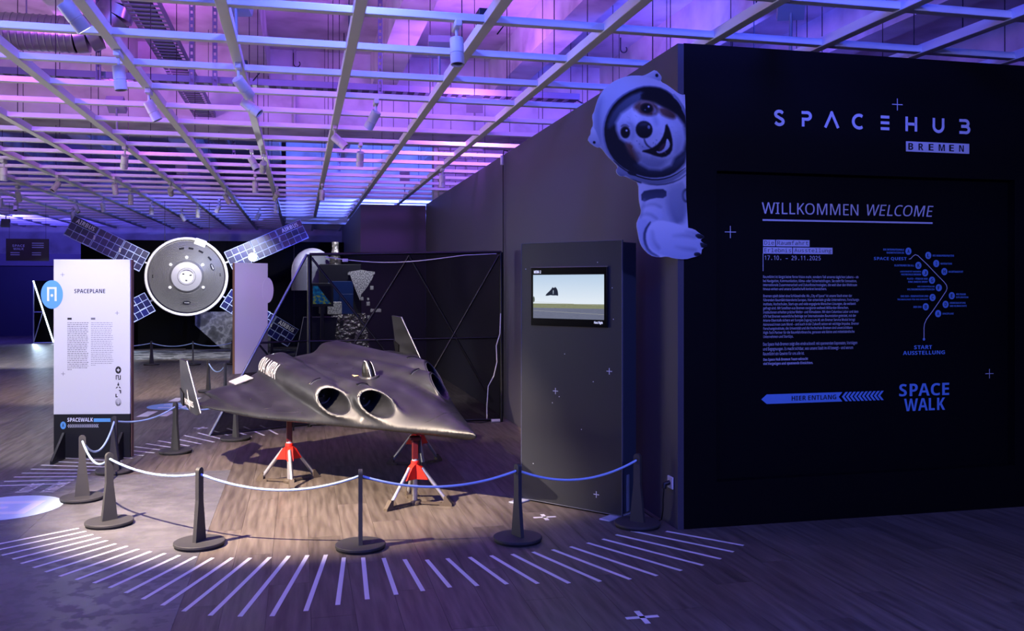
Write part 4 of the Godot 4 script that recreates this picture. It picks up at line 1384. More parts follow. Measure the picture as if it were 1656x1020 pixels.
	# suit and arm
	paint(V([330, 612, 400, 632, 480, 628, 566, 600, 566, 800, 480, 815, 330, 830, 332, 700]), wht, lg, Vector2(0.9, 0.3), 6)
	paint(V([466, 640, 566, 620, 566, 760, 545, 815, 500, 812, 470, 740]), lg, mg, Vector2(0.3, 1), 16, 0.8)
	paint(V([342, 662, 400, 648, 466, 646, 466, 690, 400, 690, 345, 716]), Color(0.20, 0.23, 0.31), Color(0.28, 0.31, 0.40), Vector2(0, 1), 3)
	paint(oval(563, 675, 22, 34), mg, dk, Vector2(1, 0), 4)
	paint(oval(566, 675, 14, 24), lg, mg, Vector2(1, 0), 4)
	paint(V([338, 720, 400, 700, 440, 730, 455, 790, 400, 800, 340, 850, 322, 830, 330, 790, 350, 760]), wht, Color(0.72, 0.75, 0.82), Vector2(0.6, 0.7), 8)
	for f in [[345, 735, 400, 715, 440, 735], [335, 775, 380, 765, 420, 790], [470, 700, 500, 760, 520, 812], [360, 700, 345, 740, 338, 790]]:
		paint(line_of(V(f), 7), lg, mg, Vector2(1, 0.4), 9, 0.55)
	paint(V([318, 830, 330, 790, 380, 800, 356, 870, 366, 930, 430, 978, 385, 970, 345, 930, 328, 880]), Color(0.74, 0.77, 0.84), lg, Vector2(0.6, 0.6), 6)
	paint(line_of(V([388, 806, 360, 850, 358, 900, 380, 950, 430, 975]), 7), Color(0.20, 0.23, 0.32), mg, Vector2(0, 1), 4)
	# paw
	paint(V([385, 815, 430, 795, 500, 808, 566, 828, 604, 838, 634, 862, 640, 905, 640, 950, 605, 975, 560, 987, 500, 982, 440, 965, 385, 930, 366, 880]), wht, Color(0.66, 0.70, 0.79), Vector2(0.15, 1), 5)
	for f in [[500, 872, 560, 868, 610, 880], [510, 925, 560, 935, 612, 940], [395, 850, 400, 900, 430, 935], [560, 850, 600, 856, 626, 872]]:
		paint(line_of(V(f), 8), lg, mg, Vector2(1, 0), 11, 0.6)
	for c in [[604, 868, 628, 857, 662, 877, 628, 888], [630, 904, 644, 903, 680, 916, 642, 934], [602, 954, 622, 950, 638, 958, 634, 970, 604, 970]]:
		paint(V(c), Color(0.22, 0.25, 0.31), bk, Vector2(0.5, 1), 2)
	var tex := ImageTexture.create_from_image(img)
	var m := mat("dog_print", Color(0.92, 0.92, 0.92), 0.55)
	m.albedo_texture = tex
	m.metallic_specular = 0.25
	var outline := V([352, 103, 385, 85, 412, 68, 441, 98, 443, 110, 437, 126, 470, 140, 520, 175, 540, 185, 563, 182, 563, 830, 604, 838, 628, 857, 660, 876, 634, 888, 642, 903, 678, 916, 642, 933, 640, 950, 636, 966, 600, 975, 560, 987, 500, 982, 470, 972, 430, 978, 385, 968, 350, 932, 335, 900, 328, 860, 320, 820, 328, 795, 346, 760, 336, 722, 332, 690, 330, 618, 300, 605, 262, 588, 245, 592, 226, 578, 222, 560, 234, 546, 205, 517, 180, 495, 150, 454, 130, 458, 88, 428, 92, 408, 102, 395, 103, 370, 115, 350, 108, 305, 118, 288, 125, 260, 140, 215, 170, 168, 220, 130, 280, 106, 330, 102])
	outline = rounded(outline)
	var o := thing("dog_cutout", "printed cut-out of a smiling dog in a space helmet reaching round the corner", "cut-out", Vector3(2.55, 1.88, -5.793))
	var to := func(p: Vector2) -> Vector2: return Vector2(1.888 + (920 + p.x / 3 - 948) * 0.004516 - 2.55, 3.176 - (90 + p.y / 3 - 115) * 0.00427 - 1.88)
	var poly := PackedVector2Array()
	for p in outline:
		poly.append(to.call(p))
	# the sheet behind, then the print as its front face with its own coordinates
	var st := begin()
	prism(st, poly, 0.0, 0.010)
	var sheet := part(o, "backing_board", done(st), mat("cutout_edge", Color(0.6, 0.62, 0.68), 0.6))
	sheet.position = Vector3.ZERO
	var idx := Geometry2D.triangulate_polygon(poly)
	st = begin()
	for i in range(0, idx.size(), 3):
		var q := [idx[i], idx[i + 1], idx[i + 2]]
		if (poly[q[1]] - poly[q[0]]).cross(poly[q[2]] - poly[q[0]]) > 0:
			q = [idx[i], idx[i + 2], idx[i + 1]]
		for v in q:
			st.set_uv(Vector2(outline[v].x / 780.0, outline[v].y / 1020.0))
			st.add_vertex(Vector3(poly[v].x, poly[v].y, 0.011))
	st.generate_normals()
	part(o, "print", st.commit(), m)

# ---------------------------------------------------------------- the stand with a screen
func build_kiosk() -> void:
	var u := Vector3(0.627, 0, 0.779)
	var n := Vector3(-0.779, 0, 0.627)
	var o := thing("screen_stand", "tall dark blue-grey display stand with a screen beside the partition", "display stand")
	o.transform = Transform3D(Basis(u, Vector3.UP, n), Vector3(1.71, 0, -6.9))
	var body := mat("kiosk_blue", Color(0.19, 0.22, 0.26), 0.5)
	var edge := mat("kiosk_edge", Color(0.34, 0.36, 0.40), 0.4)
	part(o, "body", cbox(Vector3(0.912, 1.99, 0.20), 0.003), body, Vector3(0.4625, 1.022, -0.108))
	part(o, "front_board", cbox(Vector3(0.92, 2.01, 0.012), 0.002), mat("kiosk_front", Color(0.12, 0.135, 0.165), 0.45), Vector3(0.4625, 1.022, -0.001))
	for e in [[Vector3(0.0015, 1.022, 0.0), Vector3(0.005, 2.014, 0.016)], [Vector3(0.9235, 1.022, 0.0), Vector3(0.005, 2.014, 0.016)], [Vector3(0.4625, 2.029, 0.0), Vector3(0.926, 0.005, 0.016)], [Vector3(0.4625, 0.016, 0.0), Vector3(0.926, 0.005, 0.016)]]:
		part(o, "edge_strip", cbox(e[1], 0.001), edge, e[0])
	# side door hinge, feet
	part(o, "hinge_plate", cbox(Vector3(0.006, 0.27, 0.035), 0.002), mat("hinge", Color(0.55, 0.60, 0.66), 0.35, 0.5), Vector3(0.922, 0.17, -0.08))
	for fx in [0.03, 0.86]:
		part(o, "foot_plate", cbox(Vector3(0.09, 0.012, 0.42), 0.004), mat("foot_pale", Color(0.62, 0.64, 0.70), 0.45), Vector3(fx, 0.006, -0.06))
	var fr := part(o, "screen_frame", cbox(Vector3(0.70, 0.452, 0.03), 0.004), mat("screen_black", Color(0.012, 0.012, 0.014), 0.2), Vector3(0.455, 1.612, 0.006))
	part(fr, "screen_edge", cbox(Vector3(0.704, 0.006, 0.034), 0.002), mat("screen_rim", Color(0.5, 0.5, 0.52), 0.3, 0.7), Vector3(0, 0.226, 0))
	# what the screen shows: a pale sky, a runway and the plane taking off
	img = Image.create(340, 192, false, Image.FORMAT_RGBA8)
	for y in 192:
		var t := y / 191.0
		var c := Color(0.74, 0.83, 0.93).lerp(Color(0.90, 0.94, 0.98), clampf(t / 0.6, 0, 1))
		if t > 0.66:
			c = Color(0.52, 0.54, 0.42)
		if t > 0.76:
			c = Color(0.42, 0.44, 0.53)
		for x in 340:
			img.set_pixel(x, y, c)
	var rng := RandomNumberGenerator.new()
	rng.seed = 3
	for i in 260:
		var y := rng.randi_range(128, 188)
		var x := rng.randi_range(0, 320)
		var k := 0.05 * rng.randf_range(-1, 1)
		for w in rng.randi_range(4, 22):
			if x + w < 340:
				var c := img.get_pixel(x + w, y)
				img.set_pixel(x + w, y, Color(c.r + k, c.g + k, c.b + k))
	for q in [[Vector2(0, 120), Vector2(340, 132)], [Vector2(120, 158), Vector2(340, 170)]]:
		for x in 340:
			var y := int(lerpf(q[0].y, q[1].y, x / 340.0))
			img.set_pixel(x, y, Color(0.72, 0.72, 0.66))
	paint(V([116, 184, 184, 126, 192, 108, 206, 118, 222, 106, 236, 124, 244, 140, 250, 186, 232, 180, 200, 182, 172, 178, 150, 184]), Color(0.05, 0.08, 0.16), Color(0.08, 0.12, 0.2), Vector2(0, 1), 2)
	paint(V([196, 134, 206, 134, 204, 172, 196, 172]), Color(0.7, 0.75, 0.82), Color(0.6, 0.66, 0.74), Vector2(0, 1), 2)
	paint(V([0, 190, 12, 196, 16, 224, 10, 240, 0, 244]), Color(0.25, 0.3, 0.26), Color(0.3, 0.34, 0.3), Vector2(0, 1), 3)
	var tex := ImageTexture.create_from_image(img)
	var sm := mat("screen_picture", Color(0.02, 0.02, 0.02), 0.25)
	sm.emission_enabled = true
	sm.emission = Color.WHITE
	sm.emission_operator = BaseMaterial3D.EMISSION_OP_MULTIPLY
	sm.emission_texture = tex
	sm.emission_energy_multiplier = 0.95
	var st := begin()
	var c4 := [Vector2(-0.325, -0.168), Vector2(0.325, -0.168), Vector2(0.325, 0.168), Vector2(-0.325, 0.168)]
	for i in [0, 2, 1, 0, 3, 2]:
		st.set_uv(Vector2(c4[i].x / 0.65 + 0.5, 0.5 - c4[i].y / 0.336))
		st.add_vertex(Vector3(c4[i].x, c4[i].y, 0.0162))
	st.generate_normals()
	var pic := part(fr, "screen_picture", st.commit(), sm)
	var lw := glow("screen_text", Color(0.9, 0.92, 0.95), 0.9)
	text(fr, "MIRA 2", Vector2(-0.318, 0.180), Vector2(0.068, 0.022), 0.0158, lw, "bold")
	text(fr, "First flight", Vector2(0.238, -0.204), Vector2(0.075, 0.024), 0.0158, lw, "bold")
	var l := AreaLight3D.new()
	l.area_size = Vector2(0.65, 0.336)
	l.light_color = Color(0.85, 0.92, 1.0)
	l.light_energy = 0.2
	l.area_range = 30.0
	l.shadow_enabled = true
	fr.add_child(l)
	l.transform = Transform3D(Basis(Vector3.UP, PI), Vector3(0, 0, 0.03))
	var wm := mat("kiosk_white", Color(0.75, 0.77, 0.80), 0.5)
	for c in [Vector2(0.815, 1.066), Vector2(0.331, 0.886), Vector2(0.702, 0.143)]:
		cross_mark(o, c, 0.024, 0.006, 0.0065, wm)
	for d in [Vector2(0.675, 0.98), Vector2(0.417, 1.175), Vector2(0.57, 0.614), Vector2(0.366, 0.845), Vector2(0.302, 0.793), Vector2(0.118, 0.302), Vector2(0.713, 1.87), Vector2(0.045, 1.827), Vector2(0.84, 1.68), Vector2(0.85, 1.45)]:
		part(o, "star_dot", prism_mesh(disc(d, 0.004, 0.004, 10), 0.0055, 0.0065), wm)

# ---------------------------------------------------------------- white information panels
func word_lines(parent: Node, at: Vector2, size: Vector2, rows: int, m: Material, seed_: int) -> void:
	# lines of print too small to read
	var rng := RandomNumberGenerator.new()
	rng.seed = seed_
	var st := begin()
	var dy := size.y / rows
	for r in rows:
		var x := 0.0
		var stop := size.x * (rng.randf_range(0.90, 1.0) if r < rows - 1 else 0.2)
		while x < stop:
			var w := minf(rng.randf_range(0.008, 0.030), stop - x)
			var y := at.y + size.y - (r + 0.8) * dy
			quad(st, Vector3(at.x + x, y, 0.0125), Vector3(at.x + x, y + dy * 0.38, 0.0125), Vector3(at.x + x + w, y + dy * 0.38, 0.0125), Vector3(at.x + x + w, y, 0.0125))
			x += w + 0.005
	part(parent, "small_print", done(st), m)

func build_panels() -> void:
	var white := mat("panel_white", Color(0.82, 0.82, 0.82), 0.55)
	var black := mat("panel_black", Color(0.045, 0.045, 0.048), 0.55)
	var ink := mat("panel_ink", Color(0.05, 0.05, 0.055), 0.6)
	var sky := mat("panel_sky", Color(0.36, 0.62, 0.82), 0.5)
	var wm := mat("panel_mark_white", Color(0.86, 0.88, 0.90), 0.5)
	var grey_ink := mat("panel_small_print", Color(0.42, 0.42, 0.43), 0.6)
	var pale_ink := mat("panel_small_print_pale", Color(0.58, 0.58, 0.59), 0.6)
	var o := thing("info_panel", "tall white information panel headed SPACEPLANE with a blue round badge", "info panel")
	o.transform = Transform3D(Basis(Vector3(0.982, 0, 0.191), Vector3.UP, Vector3(-0.191, 0, 0.982)), Vector3(-2.34, 0, -9.57))
	part(o, "white_board", cbox(Vector3(0.735, 1.515, 0.024), 0.002), white, Vector3(0.366, 1.195, 0.0))
	part(o, "black_board", cbox(Vector3(0.735, 0.425, 0.024), 0.002), black, Vector3(0.366, 0.2245, 0.0))
	part(o, "edge_board", cbox(Vector3(0.02, 1.94, 0.06), 0.002), mat("panel_ply", Color(0.50, 0.38, 0.28), 0.6), Vector3(0.728, 0.982, -0.045))
	for fx in [0.10, 0.66]:
		var st := begin()
		prism(st, PackedVector2Array([Vector2(0, 0), Vector2(0.27, 0), Vector2(0.27, 0.03), Vector2(0.02, 0.26), Vector2(0, 0.26)]), -0.011, 0.011, Transform3D(Basis(Vector3(0, 0, 1), Vector3.UP, Vector3(-1, 0, 0)), Vector3(fx, 0, 0.013)))
		part(o, "foot_brace", done(st), black)
	var bd := part(o, "badge", prism_mesh(disc(Vector2(-0.017, 1.609), 0.105, 0.139, 48), -0.008, 0.016), sky)
	var st2 := begin()
	ribbon(st2, [Vector2(-0.052, 1.545), Vector2(-0.052, 1.672), Vector2(0.020, 1.672), Vector2(0.020, 1.545)], 0.02, 0.016, 0.018)
	part(bd, "letter_mark", done(st2), wm)
	part(bd, "dot", prism_mesh(disc(Vector2(-0.016, 1.600), 0.013, 0.014, 20), 0.016, 0.018), wm)
	text(o, "SPACEPLANE", Vector2(0.197, 1.622), Vector2(0.297, 0.040), 0.0128, ink, "bold")
	for c in [Vector2(0.084, 1.803), Vector2(0.608, 1.427), Vector2(0.09, 0.834)]:
		cross_mark(o, c, 0.019, 0.003, 0.013, ink)
	part(o, "language_tag", prism_mesh([Vector2(0.131, 1.362), Vector2(0.172, 1.362), Vector2(0.172, 1.382), Vector2(0.131, 1.382)], 0.011, 0.013), ink)
	part(o, "language_tag", prism_mesh([Vector2(0.357, 1.362), Vector2(0.398, 1.362), Vector2(0.398, 1.382), Vector2(0.357, 1.382)], 0.011, 0.013), grey_ink)
	word_lines(o, Vector2(0.131, 0.868), Vector2(0.205, 0.475), 27, grey_ink, 4)
	word_lines(o, Vector2(0.357, 0.910), Vector2(0.215, 0.433), 24, pale_ink, 5)
	# five round partner marks in a column
	var marks := Node3D.new()
	marks.name = "partner_marks"
	o.add_child(marks)
	marks.position = Vector3(0.62, 0, 0.0128)
	part(marks, "mark", prism_mesh(disc(Vector2(0, 0.869), 0.028, 0.036, 28), -0.001, 0.0), ink)
	part(marks, "mark_inlay", prism_mesh([Vector2(-0.014, 0.864), Vector2(-0.006, 0.864), Vector2(0, 0.848), Vector2(0.006, 0.864), Vector2(0.014, 0.864), Vector2(0.014, 0.874), Vector2(0.006, 0.874), Vector2(0, 0.890), Vector2(-0.006, 0.874), Vector2(-0.014, 0.874)], 0.0, 0.0008), white)
	var sk := func(pts: Array, w: float) -> void: stroke(marks, "mark", pts, w, 0.0, ink)
	sk.call([Vector2(-0.020, 0.775), Vector2(-0.020, 0.815), Vector2(0.0, 0.815), Vector2(0.0, 0.785)], 0.008)
	sk.call([Vector2(0.020, 0.818), Vector2(0.020, 0.778), Vector2(-0.002, 0.778)], 0.008)
	part(marks, "mark", prism_mesh([Vector2(0, 0.752), Vector2(0.010, 0.720), Vector2(0, 0.712), Vector2(-0.010, 0.720)], -0.001, 0), ink)
	part(marks, "mark", prism_mesh([Vector2(0.010, 0.708), Vector2(0.027, 0.690), Vector2(0.014, 0.690), Vector2(0.004, 0.702)], -0.001, 0), ink)
	part(marks, "mark", prism_mesh([Vector2(-0.010, 0.708), Vector2(-0.027, 0.690), Vector2(-0.014, 0.690), Vector2(-0.004, 0.702)], -0.001, 0), ink)
	sk.call([Vector2(0.006, 0.668), Vector2(0.022, 0.668), Vector2(0.022, 0.640)], 0.010)
	sk.call([Vector2(-0.022, 0.636), Vector2(-0.022, 0.606), Vector2(-0.006, 0.606)], 0.010)
	for k in 5:
		var ring := []
		for i in 24:
			ring.append(Vector2(cos(TAU * i / 24) * (0.027 - k * 0.0048), 0.553 - k * 0.003 + sin(TAU * i / 24) * (0.036 - k * 0.0064)))
		ring.append(ring[0])
		sk.call(ring, 0.0018)
	# base band: name plate and chevrons
	text(o, "SPACEWALK", Vector2(0.131, 0.365), Vector2(0.245, 0.038), 0.0128, wm, "bold")
	part(o, "station_plate", prism_mesh([Vector2(0.383, 0.362), Vector2(0.545, 0.362), Vector2(0.545, 0.396), Vector2(0.383, 0.396)], 0.011, 0.013), sky)
	word_lines(o, Vector2(0.40, 0.366), Vector2(0.13, 0.026), 1, ink, 8)
	part(o, "round_mark", prism_mesh(disc(Vector2(0.09, 0.330), 0.027, 0.037, 28), 0.011, 0.013), sky)
	text(o, "A", Vector2(0.080, 0.314), Vector2(0.02, 0.034), 0.0135, ink, "bold")
	for i in 18:
		stroke(o, "chevron", [Vector2(0.146 + i * 0.0165, 0.340), Vector2(0.136 + i * 0.0165, 0.324), Vector2(0.146 + i * 0.0165, 0.308)], 0.004, 0.013, wm)
	# the second panel further back, seen from its side
	var p := thing("side_panel", "tall white panel seen from the side below the bright lamp", "info panel")
	p.transform = Transform3D(Basis(Vector3(0.74, 0, -0.673), Vector3.UP, Vector3(0.673, 0, 0.74)), Vector3(-1.23, 0, -17.88))
	part(p, "board", cbox(Vector3(0.80, 2.13, 0.05), 0.003), white, Vector3(0.40, 1.067, 0.0))
	part(p, "edge_board", cbox(Vector3(0.012, 2.12, 0.055), 0.002), mat("panel_ply", Color.WHITE), Vector3(-0.004, 1.065, 0.0))
	part(p, "badge", prism_mesh(disc(Vector2(0.80, 1.60), 0.14, 0.25, 40), -0.02, 0.028), white)

# ---------------------------------------------------------------- black gauze frames behind the spaceplane
func build_screen_frames() -> void:
	var black := mat("frame_black", Color(0.03, 0.03, 0.033), 0.45)
	var gz := mat("gauze", Color(0.05, 0.05, 0.055, 0.82), 0.9)
	gz.metallic_specular = 0.1
	gz.transparency = BaseMaterial3D.TRANSPARENCY_ALPHA
	var alum := mat("frame_alum", Color(0.55, 0.56, 0.6), 0.35, 0.5)
	var A := Vector3(-0.99, 0, -10.62)
	var B := Vector3(0.11, 0, -11.04)
	var C := Vector3(2.44, 0, -10.9)
	var top := 2.07
	var up := Vector3.UP
	var bar := func(o: Node3D, called: String, a: Vector3, b: Vector3, r: float, m: Material) -> void:
		part(o, called, rod([a, b], r, 4), m)
	var o := thing("gauze_screen", "large black gauze screen on a braced metal frame against the partition", "screen")
	bar.call(o, "post", B, B + up * top, 0.028, black)
	bar.call(o, "post", C, C + up * (top + 0.04), 0.022, black)
	bar.call(o, "rail", B + up * top, C + up * (top + 0.04), 0.018, black)
	bar.call(o, "rail", B + up * 0.03, C + up * 0.03, 0.018, black)
	var mid := func(t: float, h: float) -> Vector3: return B.lerp(C, t) + up * h + Vector3(0, 0, 0.02)
	bar.call(o, "cross_rail", mid.call(0.0, 1.03), mid.call(0.98, 1.05), 0.013, black)
	bar.call(o, "brace", mid.call(0.01, 2.03), mid.call(0.50, 0.55), 0.014, black)
	bar.call(o, "brace", mid.call(0.51, 2.06), mid.call(0.16, 0.75), 0.014, black)
	bar.call(o, "brace", mid.call(0.985, 2.07), mid.call(0.62, 0.6), 0.014, black)
	bar.call(o, "brace", mid.call(0.51, 2.06), mid.call(0.95, 0.25), 0.014, black)
	var st := begin()
	quad(st, B + up * 0.02, B + up * top, C + up * (top + 0.04), C + up * 0.02)
	part(o, "gauze", done(st), gz)
	var w := thing("triangular_screen", "triangular black gauze screen with a bright slanting edge bar", "screen")
	var Bp := B + Vector3(-0.03, 0, 0.01)
	bar.call(w, "slanting_bar", A + up * 0.01, Bp + up * top, 0.016, alum)
	bar.call(w, "bottom_rail", A + up * 0.015, Bp + up * 0.03, 0.014, black)
	bar.call(w, "cross_rail", A.lerp(Bp, 0.5) + up * 1.03, Bp + up * 1.03, 0.012, black)
	bar.call(w, "brace", A.lerp(Bp, 0.5) + up * 1.0, A.lerp(Bp, 0.85) + up * 0.5, 0.012, black)
	st = begin()
	tri(st, A + up * 0.02, Bp + up * top, Bp + up * 0.02)
	part(w, "gauze", done(st), gz)
	# a white cable slung along the top rail and down to its plug
	var ca := thing("white_cable", "thin white cable slung along the gauze frame down to the floor", "cable")
	var path := []
	for k in 13:
		var t := k / 12.0
		path.append(B.lerp(C, 0.08 + 0.72 * t) + up * (2.04 + 0.03 * t - 0.09 * sin(PI * t) * (1.0 - 0.3 * t)) + Vector3(0, 0, 0.035))
	path.append(B.lerp(C, 0.97) + up * 2.09 + Vector3(0, 0, 0.04))
	part(ca, "slung_run", rod(path, 0.006, 6), mat("cable_white", Color(0.75, 0.75, 0.76), 0.5))
	path = []
	for q in [[0.992, 1.35], [0.988, 1.1], [0.968, 0.95], [0.972, 0.75], [0.955, 0.58], [0.925, 0.45], [0.918, 0.2], [0.918, 0.05]]:
		path.append(B.lerp(C, q[0]) + up * q[1] + Vector3(0, 0, 0.05))
	part(ca, "hanging_run", rod(path, 0.007, 6), mat("cable_white", Color.WHITE))
	part(ca, "joint_box", cbox(Vector3(0.07, 0.04, 0.03), 0.006), mat("cable_white", Color.WHITE), B.lerp(C, 0.18) + up * 2.0 + Vector3(0, 0, 0.035))
	var pg := thing("cable_coupling", "white plug coupling lying on the floor by the partition", "plug", Vector3(2.36, 0.022, -10.85))
	part(pg, "coupling", rod([Vector3(-0.06, 0, 0), Vector3(0.05, 0, 0)], 0.022, 10), mat("cable_white", Color.WHITE))
	part(pg, "cord", rod([Vector3(-0.06, 0, 0), Vector3(-0.2, -0.015, 0.02), Vector3(-0.42, 0.02, 0.12), Vector3(-0.5, 0.07, 0.06), Vector3(-0.7, -0.015, 0.08)], 0.006, 6), mat("cable_black", Color.BLACK))

# ---------------------------------------------------------------- satellite model behind the gauze
func build_satellite() -> void:
	var foil := mat("silver_foil", Color(0.46, 0.45, 0.42), 0.32, 0.75)
	foil.normal_enabled = true
	var nt := noise_tex(0.02, [[0.0, Color.BLACK], [1.0, Color.WHITE]], 81, 256, 4)
	nt.as_normal_map = true
	nt.bump_strength = 14.0
	foil.normal_texture = nt
	foil.normal_scale = 1.2
	foil.uv1_triplanar = true
	foil.uv1_scale = Vector3(2.2, 2.2, 2.2)
	var dark := mat("sat_dark", Color(0.04, 0.04, 0.05), 0.5)
	var blue := mat("sat_blue", Color(0.05, 0.16, 0.36), 0.4)
	var white := mat("sat_white", Color(0.66, 0.66, 0.64), 0.6)
	var speck := mat("sat_speckled", Color(1, 1, 1), 0.6)
	speck.albedo_texture = noise_tex(0.12, [[0.0, Color(0.25, 0.25, 0.25)], [0.45, Color(0.5, 0.5, 0.5)], [0.55, Color(0.78, 0.78, 0.76)], [1.0, Color(0.85, 0.85, 0.82)]], 82, 256, 3)
	speck.uv1_triplanar = true
	speck.uv1_scale = Vector3(1.5, 1.5, 1.5)
	var o := thing("satellite_model", "foil-wrapped satellite model with blue panels and white cone behind the gauze", "satellite model", Vector3(0.65, 0, -13.6))
	# tapered foil skirt
	var st := begin()
	var b := [Vector3(-0.32, 0.12, 0.2), Vector3(0.42, 0.12, 0.2), Vector3(0.42, 0.12, -0.4), Vector3(-0.32, 0.12, -0.4)]
	var t := [Vector3(-0.18, 1.26, 0.12), Vector3(0.30, 1.28, 0.12), Vector3(0.30, 1.28, -0.35), Vector3(-0.18, 1.26, -0.35)]
	for i in 4:
		quad(st, b[i], t[i], t[(i + 1) % 4], b[(i + 1) % 4])
	quad(st, t[0], t[1], t[2], t[3])
	quad(st, b[3], b[2], b[1], b[0])
	var sk := part(o, "foil_skirt", done(st), foil)
	for h in [Vector3(-0.05, 1.14, 0.135), Vector3(-0.15, 0.90, 0.155), Vector3(0.11, 0.94, 0.152), Vector3(0.2, 0.7, 0.168)]:
		var p := part(sk, "porthole", lathe([Vector2(0, 0.012), Vector2(0.036, 0.012), Vector2(0.036, 0), Vector2(0, 0)], 18, Transform3D(Basis(Vector3.RIGHT, PI / 2) * Basis.from_scale(Vector3(0.8, 1, 1.1)), h)), dark)
		p.name = "porthole"
	part(o, "leg_frame", rod([Vector3(-0.32, 0.12, 0.2), Vector3(-0.40, 0.0, 0.26)], 0.02, 8), dark)
	part(o, "leg_frame", rod([Vector3(0.42, 0.12, 0.2), Vector3(0.5, 0.0, 0.26)], 0.02, 8), dark)
	part(o, "leg_frame", rod([Vector3(0.05, 0.12, -0.4), Vector3(0.05, 0.0, -0.48)], 0.02, 8), dark)
	part(o, "core_box", cbox(Vector3(0.62, 0.75, 0.34), 0.01), dark, Vector3(-0.06, 1.64, -0.25))
	part(o, "blue_panel", cbox(Vector3(0.37, 0.50, 0.03), 0.004), blue, Vector3(-0.06, 1.51, 0.0))
	part(o, "blue_panel", cbox(Vector3(0.20, 0.30, 0.03), 0.004), blue, Vector3(0.02, 1.42, 0.035))
	part(o, "white_blanket", cbox(Vector3(0.21, 0.19, 0.03), 0.01), speck, Vector3(-0.15, 1.36, 0.06))
	st = begin()
	prism(st, PackedVector2Array([Vector2(0.06, 1.90), Vector2(0.24, 1.93), Vector2(0.43, 1.90), Vector2(0.41, 1.80), Vector2(0.32, 1.66), Vector2(0.24, 1.56), Vector2(0.225, 1.47), Vector2(0.17, 1.60)]), -0.06, 0.02)
	part(o, "antenna_horn", done(st), speck)
	for q in [[0.06, 1.87, 0.03], [0.43, 1.88, 0.03], [0.40, 1.66, 0.05], [0.255, 1.495, 0.04], [0.345, 1.49, 0.03], [0.345, 1.42, 0.05], [0.35, 1.22, 0.04]]:
		part(o, "instrument_box", cbox(Vector3(q[2], q[2] * 1.2, 0.04), 0.004), white, Vector3(q[0], q[1], 0.0))
	part(o, "name_plate", cbox(Vector3(0.16, 0.05, 0.01), 0.002), white, Vector3(0.46, 1.32, 0.0))
	var dome := []
	for k in 9:
		dome.append(Vector2(0.32 * cos(PI / 2 * k / 8.0), 0.36 * sin(PI / 2 * k / 8.0)))
	dome.push_front(Vector2(0.32, -0.3))
	part(o, "fairing_dome", lathe(dome, 28), mat("dome_white", Color(0.55, 0.56, 0.6), 0.6), Vector3(-0.46, 1.92, -0.75))
	part(o, "dome_column", rod([Vector3(-0.46, 0.0, -0.75), Vector3(-0.46, 1.64, -0.75)], 0.05, 10), dark)
	part(o, "thruster", lathe([Vector2(0.0, 0.34), Vector2(0.05, 0.34), Vector2(0.045, 0.24), Vector2(0.085, 0.06), Vector2(0.09, 0.0), Vector2(0, 0)], 16), foil, Vector3(-0.13, 2.015, -0.25))
	# dark wing panel with a pale border, standing at its left
	st = begin()
	prism(st, PackedVector2Array([Vector2(-0.84, 0.0), Vector2(-0.26, 0.0), Vector2(-0.12, 1.24), Vector2(-0.60, 1.24)]), 0.30, 0.33)
	var wp := part(o, "wing_panel", done(st), dark)
	for q in [[Vector3(-0.84, 0.0, 0.335), Vector3(-0.60, 1.24, 0.335)], [Vector3(-0.60, 1.24, 0.335), Vector3(-0.12, 1.24, 0.335)]]:
		part(wp, "panel_border", rod(q, 0.005, 6), white)
	# the earth picture on its dark board
	img = Image.create(64, 64, false, Image.FORMAT_RGBA8)
	var nz := FastNoiseLite.new()
	nz.seed = 4
	nz.frequency = 0.06
	for y in 64:
		for x in 64:
			var v := nz.get_noise_2d(x, y)
			var c := Color(0.05, 0.25, 0.5).lerp(Color(0.1, 0.5, 0.75), clampf(v + 0.5, 0, 1))
			if v > 0.1 and y > 26:
				c = Color(0.45, 0.5, 0.3)
			if x > 16 + y * 0.75:
				c = Color(0.01, 0.01, 0.02)
			img.set_pixel(x, y, c)
	var em := mat("earth_picture_screen", Color(0.02, 0.02, 0.02), 0.3)
	em.emission_enabled = true
	em.emission = Color.WHITE
	em.emission_operator = BaseMaterial3D.EMISSION_OP_MULTIPLY
	em.emission_texture = ImageTexture.create_from_image(img)
	em.emission_energy_multiplier = 1.6
	var e := thing("earth_display", "dark display behind the gauze showing a blue piece of the earth", "display", Vector3(0.31, 0, -13.2))
	part(e, "stand", cbox(Vector3(0.05, 1.4, 0.03), 0.004), dark, Vector3(0, 0.70, -0.03))
	part(e, "case", cbox(Vector3(0.32, 0.34, 0.03), 0.004), dark, Vector3(0, 1.56, -0.03))
	st = begin()
	var c4 := [Vector2(-0.13, 1.43), Vector2(0.13, 1.43), Vector2(0.13, 1.69), Vector2(-0.13, 1.69)]
	for i in [0, 2, 1, 0, 3, 2]:
		st.set_uv(Vector2(c4[i].x / 0.26 + 0.5, (1.69 - c4[i].y) / 0.26))
		st.add_vertex(Vector3(c4[i].x, c4[i].y, -0.0145))
	st.generate_normals()
	part(e, "screen", st.commit(), em)

